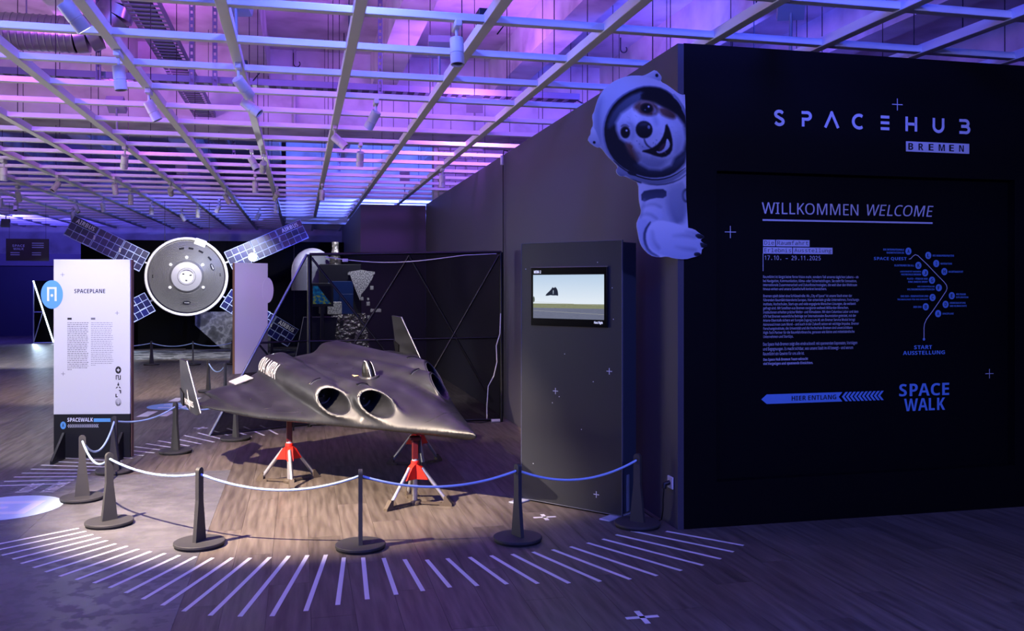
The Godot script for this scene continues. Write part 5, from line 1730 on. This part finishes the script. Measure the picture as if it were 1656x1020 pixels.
# ---------------------------------------------------------------- the capsule with its four solar wings
func build_capsule() -> void:
	var o := thing("space_capsule", "round silver space capsule model with four blue solar wings hung from the grid", "space capsule", Vector3(-2.58, 1.90, -22.19))
	var z := Vector3(2.3, 0.0, 22.2).normalized()
	o.basis = Basis(Vector3.UP.cross(z), Vector3.UP, z)
	var R := Transform3D(Basis(Vector3.RIGHT, PI / 2), Vector3.ZERO)
	var white := mat("capsule_white", Color(0.85, 0.85, 0.85), 0.45)
	var silver := mat("capsule_silver", Color(0.56, 0.56, 0.57), 0.34, 0.7)
	var dark := mat("capsule_dark", Color(0.05, 0.05, 0.06), 0.4)
	part(o, "rim_ring", lathe([Vector2(0.80, -0.30), Vector2(0.90, -0.26), Vector2(0.925, -0.10), Vector2(0.925, 0.0), Vector2(0.91, 0.025), Vector2(0.88, 0.03), Vector2(0.865, 0.01), Vector2(0.865, -0.05)], 72, R), white)
	part(o, "rim_gap", lathe([Vector2(0.866, -0.05), Vector2(0.835, -0.05), Vector2(0.83, 0.0)], 72, R), dark)
	var prof := []
	var n := 18
	for i in n:
		var t := float(i) / n
		var r := lerpf(0.83, 0.38, t)
		var f := lerpf(0.01, 0.34, t)
		prof.append(Vector2(r, f))
		prof.append(Vector2(r - 0.012, f + 0.006))
		prof.append(Vector2(r - 0.014, f + 0.001))
	prof.append(Vector2(0.355, 0.36))
	prof.append(Vector2(0.34, 0.40))
	var cone := part(o, "cone_shell", lathe(prof, 72, R), silver)
	part(o, "front_ring", lathe([Vector2(0.345, 0.39), Vector2(0.33, 0.405), Vector2(0.20, 0.41), Vector2(0.19, 0.43), Vector2(0.155, 0.43), Vector2(0.15, 0.36)], 56, R), mat("capsule_ring", Color(0.48, 0.48, 0.49), 0.4, 0.4))
	part(o, "hatch", lathe([Vector2(0.15, 0.37), Vector2(0.13, 0.372), Vector2(0.125, 0.385), Vector2(0.0, 0.395)], 40, R), white)
	for a in [20.0, 140.0, 265.0]:
		var q := Vector3(cos(deg_to_rad(a)) * 0.09, sin(deg_to_rad(a)) * 0.09, 0.40)
		part(o, "hatch_latch", cbox(Vector3(0.05, 0.03, 0.02), 0.004), dark, q)
	var cone_at := func(a: float, r: float) -> Transform3D:
		var d := Vector3(cos(deg_to_rad(a)), sin(deg_to_rad(a)), 0)
		var f := lerpf(0.34, 0.01, (r - 0.38) / 0.45)
		var nrm := (d * 0.33 + Vector3(0, 0, 0.45)).normalized()
		var tg := Vector3(-d.y, d.x, 0)
		return Transform3D(Basis(tg, nrm.cross(tg), nrm), d * r + Vector3(0, 0, f))
	for a in [62.0, 82.0, 100.0, 40.0]:
		var w := part(o, "window", cbox(Vector3(0.11, 0.05, 0.02), 0.008), dark)
		w.transform = cone_at.call(a, 0.66) as Transform3D
	for a in [90.0, 142.0, 38.0, -35.0, 215.0]:
		var w := part(o, "thruster_pod", lathe([Vector2(0.0, 0.03), Vector2(0.018, 0.03), Vector2(0.034, 0.02), Vector2(0.038, -0.01)], 14, R), white)
		w.transform = cone_at.call(a, 0.44) as Transform3D
	for a in [-90.0, 22.0]:
		var w := part(o, "round_badge", prism_mesh(disc(Vector2.ZERO, 0.085, 0.042, 28), 0.0, 0.014), mat("badge_navy", Color(0.03, 0.04, 0.12), 0.5))
		w.transform = cone_at.call(a, 0.60) as Transform3D
		if a < 0:
			w.basis = w.basis * Basis(Vector3(0, 0, 1), PI)
		text(w, "NASA", Vector2(-0.055, -0.016), Vector2(0.11, 0.032), 0.0155, white, "bold")
	for a in [178.0, 2.0]:
		for k in 2:
			var w := part(o, "port", lathe([Vector2(0, 0.012), Vector2(0.013, 0.012), Vector2(0.014, 0)], 10, R), dark)
			w.transform = cone_at.call(a + k * 3.0, 0.74) as Transform3D
	part(o, "umbilical_plate", cbox(Vector3(0.26, 0.16, 0.03), 0.01), white, Vector3(0.30, 0.80, 0.03)).rotation.z = -0.35
	# service drum behind
	part(o, "service_drum", lathe([Vector2(0, -1.1), Vector2(0.72, -1.1), Vector2(0.75, -1.05), Vector2(0.75, -0.35), Vector2(0.80, -0.30)], 48, R), mat("capsule_grey", Color(0.45, 0.45, 0.46), 0.5, 0.2))
	# wings
	var back := mat("wing_back", Color(0.62, 0.68, 0.86), 0.45)
	var cells := []
	for v in 3:
		cells.append(mat("solar_cell_%d" % v, [Color(0.035, 0.06, 0.25), Color(0.045, 0.08, 0.32), Color(0.03, 0.05, 0.2)][v], 0.28))
	var rng := RandomNumberGenerator.new()
	rng.seed = 12
	var cell_mesh := {}
	for wv in [[Vector2(-0.92, 0.33), Vector2(-2.52, 1.17)], [Vector2(0.93, 0.36), Vector2(2.72, 1.19)], [Vector2(-0.80, -0.58), Vector2(-2.35, -1.45)], [Vector2(0.86, -0.50), Vector2(2.45, -1.5)]]:
		var A: Vector2 = wv[0]
		var B: Vector2 = wv[1]
		var dir := (B - A).normalized()
		var up := Vector2(-dir.y, dir.x)
		if up.y < 0:
			up = -up
		var L := (B - A).length() / 3.0
		part(o, "wing_boom", rod([Vector3(A.x, A.y, -0.20) * Vector3(0.75, 0.75, 1), Vector3(A.x, A.y, -0.16)], 0.02, 8), white)
		for k in 3:
			var c := A + dir * L * (k + 0.5)
			var pn := part(o, "solar_panel", cbox(Vector3(L - 0.012, 0.50, 0.02), 0.003), back)
			var fx := Vector3(dir.x, dir.y, 0)
			if dir.x < 0:
				fx = -fx
			pn.transform = Transform3D(Basis(fx, Vector3(0, 0, 1).cross(fx), Vector3(0, 0, 1)), Vector3(c.x, c.y, -0.15))
			var head := k == 2
			for i in 4:
				for j in 3:
					var cw := (L - 0.03) / 4.0
					var chh := 0.155
					if head and j == 2:
						continue
					var stag := 0.012 if (i + j) % 3 == 0 else 0.0
					var key := "%0.3f_%0.3f" % [cw, stag]
					if not cell_mesh.has(key):
						cell_mesh[key] = cbox(Vector3(cw - 0.012, chh - 0.008 - stag, 0.008), 0.002)
					part(pn, "solar_cell", cell_mesh[key], cells[rng.randi() % 3], Vector3(-(L - 0.03) / 2 + cw * (i + 0.5), -0.163 + 0.163 * j + stag / 2, 0.012))
			if head:
				part(pn, "name_strip", cbox(Vector3(L - 0.03, 0.15, 0.008), 0.002), cells[2], Vector3(0, 0.165, 0.012))
				text(pn, "AIRBUS", Vector2(-0.20, 0.115), Vector2(0.42, 0.10), 0.0175, white, "bold")
		for k in 2:
			part(o, "hinge", cbox(Vector3(0.03, 0.1, 0.03), 0.004), white, Vector3(A.x + dir.x * L * (k + 1), A.y + dir.y * L * (k + 1), -0.135))
	for x in [-0.5, 0.5]:
		part(o, "hanging_wire", rod([Vector3(x, 0.7, -0.5), Vector3(x, 1.80, -0.5)], 0.006, 6), mat("wire", Color.BLACK))

# ---------------------------------------------------------------- far end of the hall
func build_far() -> void:
	var black := mat("backdrop_black", Color(0.018, 0.018, 0.022), 0.75)
	black.metallic_specular = 0.15
	var bd := structure("wall_backdrop")
	for i in 5:
		var st := begin()
		abox(st, Vector3(-5.6 + i * 1.36, 0, -25.6), Vector3(-5.6 + (i + 1) * 1.36 - 0.006, 2.9, -25.5))
		part(bd, "black_board", done(st), black)
	# moon picture leaning on the backdrop and the printed moon ground before it
	var mt := mat("moon_print", Color(1, 1, 1), 0.7)
	mt.albedo_texture = noise_tex(0.018, [[0.0, Color(0.12, 0.12, 0.13)], [0.38, Color(0.3, 0.3, 0.31)], [0.5, Color(0.55, 0.55, 0.55)], [0.62, Color(0.36, 0.36, 0.37)], [1.0, Color(0.7, 0.7, 0.69)]], 91, 256, 5, FastNoiseLite.TYPE_CELLULAR)
	mt.uv1_triplanar = true
	mt.uv1_world_triplanar = true
	mt.uv1_scale = Vector3(0.5, 0.5, 0.5)
	var mb := thing("moon_picture", "grey moon-rock picture board standing before the black backdrop", "picture board", Vector3(-1.75, 0, -25.2))
	part(mb, "picture", cbox(Vector3(1.95, 0.98, 0.03), 0.004), mt, Vector3(0, 0.50, 0)).rotation.x = -0.06
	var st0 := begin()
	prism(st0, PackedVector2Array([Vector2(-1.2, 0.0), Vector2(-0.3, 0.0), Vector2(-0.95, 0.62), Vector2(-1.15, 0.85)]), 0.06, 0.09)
	part(mb, "dark_board", done(st0), black)  # flat black board standing before the left part of the picture
	var gm := part(self, "moon_mat", cbox(Vector3(4.6, 0.006, 3.0), 0.002), mt, Vector3(-2.2, 0.003, -23.3))
	tag(gm, "grey printed moon ground mat under the hanging capsule", "floor mat")
	# far wall with its pale top ledge, at the left
	var fw := structure("wall_far")
	var st := begin()
	abox(st, Vector3(-15.9, 0, -33.2), Vector3(-5.0, 2.35, -33.0))
	part(fw, "boards", done(st), mat("far_blue", Color(0.07, 0.08, 0.20), 0.6))
	st = begin()
	abox(st, Vector3(-15.9, 2.35, -33.3), Vector3(-5.0, 2.75, -32.9))
	part(fw, "ledge", done(st), mat("far_ledge", Color(0.35, 0.33, 0.40), 0.6))
	# light triangles: dark boards with one glowing edge
	for q in [[Vector3(-7.55, 0, -28.6), 1.83, 0.54, "tall dark triangle with a glowing white edge at the far wall", 0.02], [Vector3(-4.35, 0, -24.9), 1.0, -0.30, "small dark triangle with a glowing white edge by the backdrop", 0.012]]:
		var o := thing("light_triangle", q[3], "light frame", q[0])
		var h: float = q[1]
		var w: float = q[2]
		var x0 := 0.0
		part(o, "back_board", prism_mesh([Vector2(0.0, 0.02), Vector2(0.0, h), Vector2(w * 1.35, h), Vector2(w * 1.35, 0.02)], -0.12, -0.09), black)
		part(o, "upright", rod([Vector3(x0, 0, 0), Vector3(x0, h, 0)], 0.018, 4), mat("triangle_pale", Color(0.5, 0.52, 0.62), 0.4))
		part(o, "bottom_bar", rod([Vector3(0, 0.018, 0), Vector3(w, 0.018, 0)], 0.018, 4), mat("triangle_pale", Color.WHITE))
		part(o, "strut", rod([Vector3(0, 0.02, 0), Vector3(w * 0.45, h * 0.5, 0)], 0.012, 4), mat("triangle_pale", Color.WHITE))
		part(o, "strut", rod([Vector3(0, h * 0.5, 0), Vector3(w * 0.5, h * 0.5, 0)], 0.012, 4), mat("triangle_pale", Color.WHITE))
		part(o, "led_tube", rod([Vector3(0, h, 0.02), Vector3(w, 0.03, 0.02)], q[4], 8), glow("led_white", Color(0.85, 0.92, 1.0), 6.0))
		var l := AreaLight3D.new()
		l.area_size = Vector2(0.05, h)
		l.light_color = Color(0.8, 0.9, 1.0)
		l.light_energy = 1.0 * h
		l.area_range = 30.0
		l.shadow_enabled = true
		o.add_child(l)
		l.transform = Transform3D(Basis(Vector3.UP, PI) * Basis(Vector3(0, 0, 1), atan2(w, h)), Vector3(w / 2, h / 2, 0.06))
	# hanging direction signs
	var sm := mat("sign_dark", Color(0.035, 0.04, 0.06), 0.5)
	var ink := mat("sign_ink", Color(0.55, 0.62, 0.75), 0.6)
	var s := thing("direction_sign", "dark hanging sign lettered SPACE WALK at the far left", "sign", Vector3(-6.38, 2.02, -23.68))
	part(s, "sign_board", cbox(Vector3(0.94, 0.53, 0.03), 0.004), sm, Vector3(0, 0.53, 0))
	text(s, "SPACE", Vector2(-0.33, 0.60), Vector2(0.27, 0.055), 0.017, ink, "bold")
	text(s, "WALK", Vector2(-0.31, 0.525), Vector2(0.23, 0.055), 0.017, ink, "bold")
	for r in [[0.10, 0.68], [0.10, 0.63], [0.10, 0.58], [-0.37, 0.45], [-0.37, 0.40], [0.10, 0.45], [0.10, 0.40]]:
		var w2 := 0.26 if r[1] > 0.5 else 0.20
		var st3 := begin()
		quad(st3, Vector3(r[0], r[1], 0.017), Vector3(r[0], r[1] + 0.02, 0.017), Vector3(r[0] + w2, r[1] + 0.02, 0.017), Vector3(r[0] + w2, r[1], 0.017))
		part(s, "small_print", done(st3), ink)
	for x in [-0.4, 0.4]:
		part(s, "sign_wire", rod([Vector3(x, 0.79, 0), Vector3(x, 1.66, 0)], 0.004, 5), mat("wire", Color.BLACK))
	var s2 := thing("hanging_sign", "dark hanging sign with pale lines cut off by the picture's edge", "sign", Vector3(-6.62, 2.22, -21.68))
	part(s2, "sign_board", cbox(Vector3(0.42, 0.40, 0.03), 0.004), sm, Vector3(0.0, 0.2, 0))
	for k in 5:
		var st4 := begin()
		quad(st4, Vector3(0.06, 0.31 - k * 0.05, 0.017), Vector3(0.06, 0.325 - k * 0.05, 0.017), Vector3(0.18, 0.325 - k * 0.05, 0.017), Vector3(0.18, 0.31 - k * 0.05, 0.017))
		part(s2, "small_print", done(st4), ink)
	for x in [-0.15, 0.15]:
		part(s2, "sign_wire", rod([Vector3(x, 0.4, 0), Vector3(x, 1.46, 0)], 0.004, 5), mat("wire", Color.BLACK))

# ---------------------------------------------------------------- ducts, trays and rails above the grid
func build_services() -> void:
	var zinc := mat("duct_zinc", Color(0.62, 0.62, 0.64), 0.28, 0.9)
	var steel := mat("tray_steel", Color(0.42, 0.44, 0.50), 0.4, 0.5)
	var o := thing("air_duct", "round spiral air duct of shiny sheet metal above the grid", "air duct", Vector3(-2.32, 4.76, -11.9))
	# straight run with spiral seams, made as a lathe along x
	var RX := Transform3D(Basis(Vector3(0, 0, 1), PI / 2), Vector3.ZERO)
	var prof := []
	for k in 24:
		prof.append(Vector2(0.215, 0.35 + k * 0.075))
		prof.append(Vector2(0.223, 0.355 + k * 0.075))
		prof.append(Vector2(0.223, 0.365 + k * 0.075))
		prof.append(Vector2(0.215, 0.370 + k * 0.075))
	part(o, "spiral_pipe", lathe(prof, 32, RX), zinc)
	part(o, "narrow_pipe", lathe([Vector2(0.215, 2.15), Vector2(0.23, 2.16), Vector2(0.23, 2.20), Vector2(0.17, 2.32), Vector2(0.17, 2.5), Vector2(0.185, 2.51), Vector2(0.185, 2.55), Vector2(0.17, 2.56), Vector2(0.17, 6.5)], 32, RX), zinc)
	for k in 6:
		var a0 := PI / 2 * k / 6.0
		var a1 := PI / 2 * (k + 1) / 6.0
		var p0 := Vector3(-0.35 + 0.5 * sin(a0), 0.5 - 0.5 * cos(a0), 0)
		var p1 := Vector3(-0.35 + 0.5 * sin(a1), 0.5 - 0.5 * cos(a1), 0)
		part(o, "elbow_piece", rod([p0, p1], 0.222, 24), zinc)
	part(o, "rising_pipe", rod([Vector3(0.15, 0.5, 0), Vector3(0.15, 1.24, 0)], 0.21, 24), zinc)
	for x in [-0.9, -2.6]:
		part(o, "hanger_strap", rod([Vector3(x, 0.2, 0), Vector3(x, 1.24, 0)], 0.008, 6), steel)
	# cable tray across the hall: two side rails, rungs, cables
	var tray := func(label: String, at: Vector3, turn: float, L: float, w: float, cables: int) -> Node3D:
		var t := thing("cable_tray", label, "cable tray", at, turn)
		for s in [-1, 1]:
			part(t, "side_rail", cbox(Vector3(L, 0.09, 0.012), 0.002), steel, Vector3(0, 0, s * w / 2))
		var rung := cbox(Vector3(0.06, 0.008, w), 0.002)
		part(t, "tray_bed", cbox(Vector3(L, 0.004, w * 0.62), 0.001), mat("tray_dark", Color(0.16, 0.17, 0.20), 0.5, 0.4), Vector3(0, -0.034, 0))
		for i in int(L / 0.16):
			part(t, "rung", rung, steel, Vector3(-L / 2 + 0.08 + i * 0.16, -0.04, 0))
		for c in cables:
			part(t, "cable", rod([Vector3(-L / 2, -0.02, -w * 0.3 + c * w * 0.6 / maxi(cables - 1, 1)), Vector3(L / 2, -0.02, -w * 0.3 + c * w * 0.6 / maxi(cables - 1, 1))], 0.014, 6), mat("cable_black", Color.BLACK))
		return t
	var t1: Node3D = tray.call("long cable tray running across the hall above the grid", Vector3(-1.6, 4.5, -13.0), -0.02, 11.3, 0.30, 3)
	part(t1, "loose_cable", rod([Vector3(5.65, -0.02, 0), Vector3(5.8, -0.1, 0), Vector3(5.95, -0.02, 0), Vector3(6.05, 0.03, 0), Vector3(6.08, -0.3, 0)], 0.012, 6), mat("cable_black", Color.BLACK))
	tray.call("cable tray running down the hall towards the rear", Vector3(-1.66, 4.75, -14.0), PI / 2, 13.0, 0.36, 4)
	# perforated hanging rails
	var perf := func(at: Vector3) -> void:
		var t := thing("hanging_rail", "perforated steel rail hanging from the raw ceiling to the cable tray", "rail", at, 0.0, "perforated hanging rails")
		for s in [-1, 1]:
			part(t, "rail_edge", cbox(Vector3(0.016, 1.62, 0.03), 0.002), steel, Vector3(s * 0.024, 0.81, 0))
		var web := cbox(Vector3(0.034, 0.05, 0.006), 0.001)
		for i in 18:
			part(t, "rail_web", web, steel, Vector3(0, 0.03 + i * 0.092, 0.0))
	for p in [Vector3(-2.58, 4.38, -12.72), Vector3(-1.42, 4.38, -12.74), Vector3(-1.12, 4.38, -12.72), Vector3(1.10, 4.38, -12.74), Vector3(-1.35, 4.38, -19.6), Vector3(0.9, 4.38, -21.5)]:
		perf.call(p)
	# hooks in the ceiling
	var hk := mat("hook_iron", Color(0.08, 0.08, 0.09), 0.6, 0.4)
	for p in [Vector3(0.62, 5.35, -13.2), Vector3(-0.1, 5.35, -14.5), Vector3(2.4, 5.35, -15.5), Vector3(4.6, 5.35, -12.5)]:
		var t := thing("ceiling_hook", "dark iron hook hanging from a ceiling joist", "hook", p, 0.0, "iron hooks under the joists")
		var path := [Vector3(0, 0, 0), Vector3(0, -0.12, 0)]
		for k in 9:
			var a := PI / 2 - PI * 1.25 * k / 8.0
			path.append(Vector3(0.05 - 0.05 * sin(a), -0.17 - 0.05 * cos(a), 0))
		part(t, "hook", rod(path, 0.009, 6), hk)
	# surface pipe down the rear girder
	var pp := thing("wall_pipe", "pale conduit pipe running down the girder face", "pipe", Vector3(-0.1, 4.62, -16.86))
	part(pp, "pipe", rod([Vector3(0, 0, 0), Vector3(0, 1.38, 0)], 0.03, 10), mat("pipe_pale", Color(0.7, 0.68, 0.7), 0.6))
	part(pp, "clip", cbox(Vector3(0.09, 0.03, 0.05), 0.004), mat("pipe_pale", Color.WHITE), Vector3(0, 0.7, 0.0))

# ---------------------------------------------------------------- spotlights
var head := {}

func make_spot(at: Vector3, to: Vector3, lit := 0.0, angle := 22.0, energy := 0.0, c := Color(1, 0.93, 0.86), scale_ := 1.0, soft := 0.6) -> void:
	var white := mat("lamp_white", Color(0.80, 0.80, 0.80), 0.4)
	if head.is_empty():
		head.body = lathe([Vector2(0, -0.02), Vector2(0.050, -0.02), Vector2(0.052, -0.015), Vector2(0.052, 0.098), Vector2(0.048, 0.100), Vector2(0.048, 0.106), Vector2(0.052, 0.108), Vector2(0.052, 0.185), Vector2(0.046, 0.187), Vector2(0.044, 0.165)], 24, Transform3D(Basis(Vector3.RIGHT, -PI / 2), Vector3.ZERO))
		head.lens = lathe([Vector2(0.044, 0.168), Vector2(0.0, 0.168)], 24, Transform3D(Basis(Vector3.RIGHT, -PI / 2), Vector3.ZERO))
		head.adapter = cbox(Vector3(0.05, 0.05, 0.20), 0.005)
	# snap to the nearest beam
	var bx := 1e6
	for b in BEAM_X:
		if absf(b - at.x) < absf(bx - at.x):
			bx = b
	var bz := 0.32 + roundf(at.z - 0.32)
	var p := at
	if absf(bx - at.x) < absf(bz - at.z):
		p.x = bx
	else:
		p.z = bz
	var t := thing("spotlight", "white cylindrical spotlight fixed under the ceiling grid" if lit <= 0.0 else "lit white cylindrical spotlight fixed under the ceiling grid", "spotlight", Vector3(p.x, 3.68, p.z), 0.0, "unlit spotlights on the grid" if lit <= 0.0 else "lit spotlights on the grid")
	part(t, "adapter", head.adapter, white, Vector3(0, -0.026, 0))
	part(t, "stem", rod([Vector3(0, -0.045, 0), Vector3(0, -0.13, 0)], 0.012, 8), white)
	var h := Node3D.new()
	h.name = "head"
	var pivot := Vector3(p.x, 3.68 - 0.14, p.z)
	t.add_child(h)
	var dir := to - pivot
	var up := Vector3.UP if absf(dir.normalized().y) < 0.98 else Vector3.BACK
	h.transform = Transform3D(Basis.looking_at(dir, up), Vector3(0, -0.14, 0))
	part(h, "body", head.body, white)
	var lens := part(h, "lamp_lens", head.lens, glow("lamp_lit", Color(1, 0.96, 0.9), 12.0) if lit > 0.0 else mat("lens_dark", Color(0.05, 0.05, 0.055), 0.2))
	if energy > 0.0:
		var l := spot(h, Vector3.ZERO, Vector3(0, 0, -1), energy, angle, c, 0.035, soft)
		l.position = Vector3(0, 0, -0.192)

func build_spots() -> void:
	var warm := Color(1.0, 0.90, 0.80)
	var cool := Color(0.92, 0.94, 1.0)
	# lamps that light the exhibits
	make_spot(Vector3(-2.1, 0, -5.15), Vector3(-0.05, 0.2, -7.6), 1.0, 27.0, 108.0, warm)
	make_spot(Vector3(-1.36, 0, -6.41), Vector3(0.6, 0.6, -7.5), 1.0, 24.0, 10.0, warm)
	make_spot(Vector3(-2.44, 0, -6.2), Vector3(-2.0, 1.05, -9.5), 1.0, 17.0, 17.0, Color(1, 0.97, 0.94))
	make_spot(Vector3(-0.28, 0, -14.09), Vector3(-1.0, 1.2, -18.1), 1.0, 20.0, 7.0, cool)
	make_spot(Vector3(-2.23, 0, -18.37), Vector3(-2.5, 1.9, -22.0), 1.0, 28.0, 25.0, Color(1, 0.98, 0.96))
	make_spot(Vector3(-0.45, 0, -18.71), Vector3(-2.0, 0.6, -23.5), 1.0, 26.0, 30.0, cool)
	make_spot(Vector3(-5.48, 0, -19.63), Vector3(-5.6, 0.0, -22.5), 1.0, 38.0, 34.0, cool)
	make_spot(Vector3(-2.5, 0, -13.77), Vector3(-3.2, 0.0, -16.0), 1.0, 36.0, 22.0, warm)
	make_spot(Vector3(-3.4, 0, -9.6), Vector3(-3.3, 0.0, -10.8), 1.0, 32.0, 12.0, cool)
	make_spot(Vector3(0.82, 0, -12.98), Vector3(0.75, 1.3, -13.7), 1.0, 40.0, 17.0, cool)
	make_spot(Vector3(-0.54, 0, -8.4), Vector3(1.9, 0.5, -10.9), 1.0, 22.0, 7.0, warm)
	# the others hang dark
	var i := 0
	for q in [[-1.1, -8.18], [-1.49, -9.68], [-0.39, -9.42], [1.15, -6.76], [0.33, -11.37], [0.79, -9.98], [2.19, -15.09], [-0.69, -13.75], [0.29, -17.89], [-3.31, -17.7], [-4.57, -15.81], [-4.26, -17.6], [-3.35, -19.8], [-1.39, -19.33], [-6.18, -21.18], [-6.19, -22.28], [-0.78, -16.78], [-1.81, -21.75], [-0.35, -21.4], [-5.09, -22.52], [-3.47, -22.49], [-4.22, -21.81], [-2.4, -23.2], [-1.0, -23.6], [-5.6, -24.4], [-3.0, -25.0]]:
		var down := i % 2 == 0
		var at := Vector3(q[0], 0, q[1])
		var to := at + (Vector3(0, 0, 0.01) if down else Vector3(0.9 * sin(i * 2.1), 2.0, 0.9 * cos(i * 1.7)))
		if i == 2 or i == 4:
			to = at + Vector3(1.4, 2.3, 0.4)
		make_spot(at, to)
		i += 1

# ---------------------------------------------------------------- small things
func build_small() -> void:
	# bright lamp standing behind the side panel, turned to the visitors
	var o := thing("stand_lamp", "glaring bright lamp on a stand above the edge-on white panel", "stand lamp", Vector3(-0.95, 0, -19.2))
	part(o, "stand_pole", rod([Vector3(0, 0.02, 0), Vector3(0, 2.2, 0)], 0.018, 8), mat("lever_black", Color.BLACK))
	part(o, "stand_base", lathe([Vector2(0, 0.025), Vector2(0.18, 0.02), Vector2(0.18, 0), Vector2(0, 0)], 24), mat("lever_black", Color.BLACK))
	var h := Node3D.new()
	h.name = "head"
	o.add_child(h)
	h.transform = Transform3D(Basis.looking_at(Vector3(0.95, -0.5, 19.2), Vector3.UP), Vector3(0, 2.28, 0))
	part(h, "housing", lathe([Vector2(0, -0.14), Vector2(0.07, -0.14), Vector2(0.09, 0.0), Vector2(0.095, 0.10), Vector2(0.085, 0.10), Vector2(0.08, 0.06)], 24, Transform3D(Basis(Vector3.RIGHT, -PI / 2), Vector3.ZERO)), mat("lamp_white", Color.WHITE))
	part(h, "lamp_face", lathe([Vector2(0.085, 0.09), Vector2(0.0, 0.10)], 24, Transform3D(Basis(Vector3.RIGHT, -PI / 2), Vector3.ZERO)), glow("lamp_glare", Color(1, 0.98, 1.0), 30.0))
	var l := spot(h, Vector3.ZERO, Vector3(0, 0, -1), 2.0, 25.0, Color(0.95, 0.95, 1.0), 0.08)
	l.position = Vector3(0, 0, -0.12)
	# dark lead over the partition's joint
	var c := thing("wall_lead", "black lead with a white coupling hanging over the partition's joint", "cable", Vector3(2.545, 0, -11.22))
	part(c, "lead", rod([Vector3(0.06, 3.42, 0), Vector3(0.0, 3.43, 0.0), Vector3(-0.012, 3.36, 0), Vector3(-0.012, 1.7, 0.01), Vector3(-0.012, 0.02, 0)], 0.008, 6), mat("cable_black", Color.BLACK))
	part(c, "coupling", rod([Vector3(-0.03, 3.36, 0.02), Vector3(-0.03, 3.24, 0.02)], 0.022, 8), mat("cable_white", Color.WHITE))
	# dark boxes on the grid
	for p in [Vector3(1.40, 3.761, -6.9), Vector3(-0.54, 3.761, -9.0)]:
		var b := thing("driver_box", "small dark lamp driver box lying on the ceiling grid", "driver box", p, 0.0, "driver boxes on the grid")
		part(b, "case", cbox(Vector3(0.10, 0.09, 0.16), 0.006), mat("lever_black", Color.BLACK), Vector3(0, 0.045, 0))
		part(b, "lead", rod([Vector3(0.05, 0.04, 0), Vector3(0.14, 0.06, 0.02), Vector3(0.16, -0.02, 0.04), Vector3(0.10, -0.10, 0.05)], 0.006, 6), mat("cable_black", Color.BLACK))

# unseen light panel added at left; guessed from soft light on beams and hull
func build_added_light_box() -> void:
	var o := thing("added_light_box", "added unseen long back-lit white panel at the left side of the hall", "added light", Vector3(-7.6, 0, -11.0), PI / 2)
	part(o, "case", cbox(Vector3(6.2, 2.3, 0.2), 0.01), mat("lever_black", Color.BLACK), Vector3(0, 1.65, -0.12))
	part(o, "lamp_face", cbox(Vector3(6.0, 2.1, 0.02), 0.004), glow("added_light_face", Color(1.0, 0.97, 0.94), 0.9), Vector3(0, 1.65, -0.01))
	part(o, "plinth", cbox(Vector3(6.2, 0.5, 0.3), 0.01), mat("lever_black", Color.BLACK), Vector3(0, 0.25, -0.12))
	var l := AreaLight3D.new()
	l.area_size = Vector2(6.0, 2.1)
	l.light_color = Color(1.0, 0.97, 0.94)
	l.light_energy = 24.0
	l.area_range = 60.0
	l.shadow_enabled = true
	o.add_child(l)
	l.transform = Transform3D(Basis(Vector3.UP, PI), Vector3(0, 1.65, 0.02))
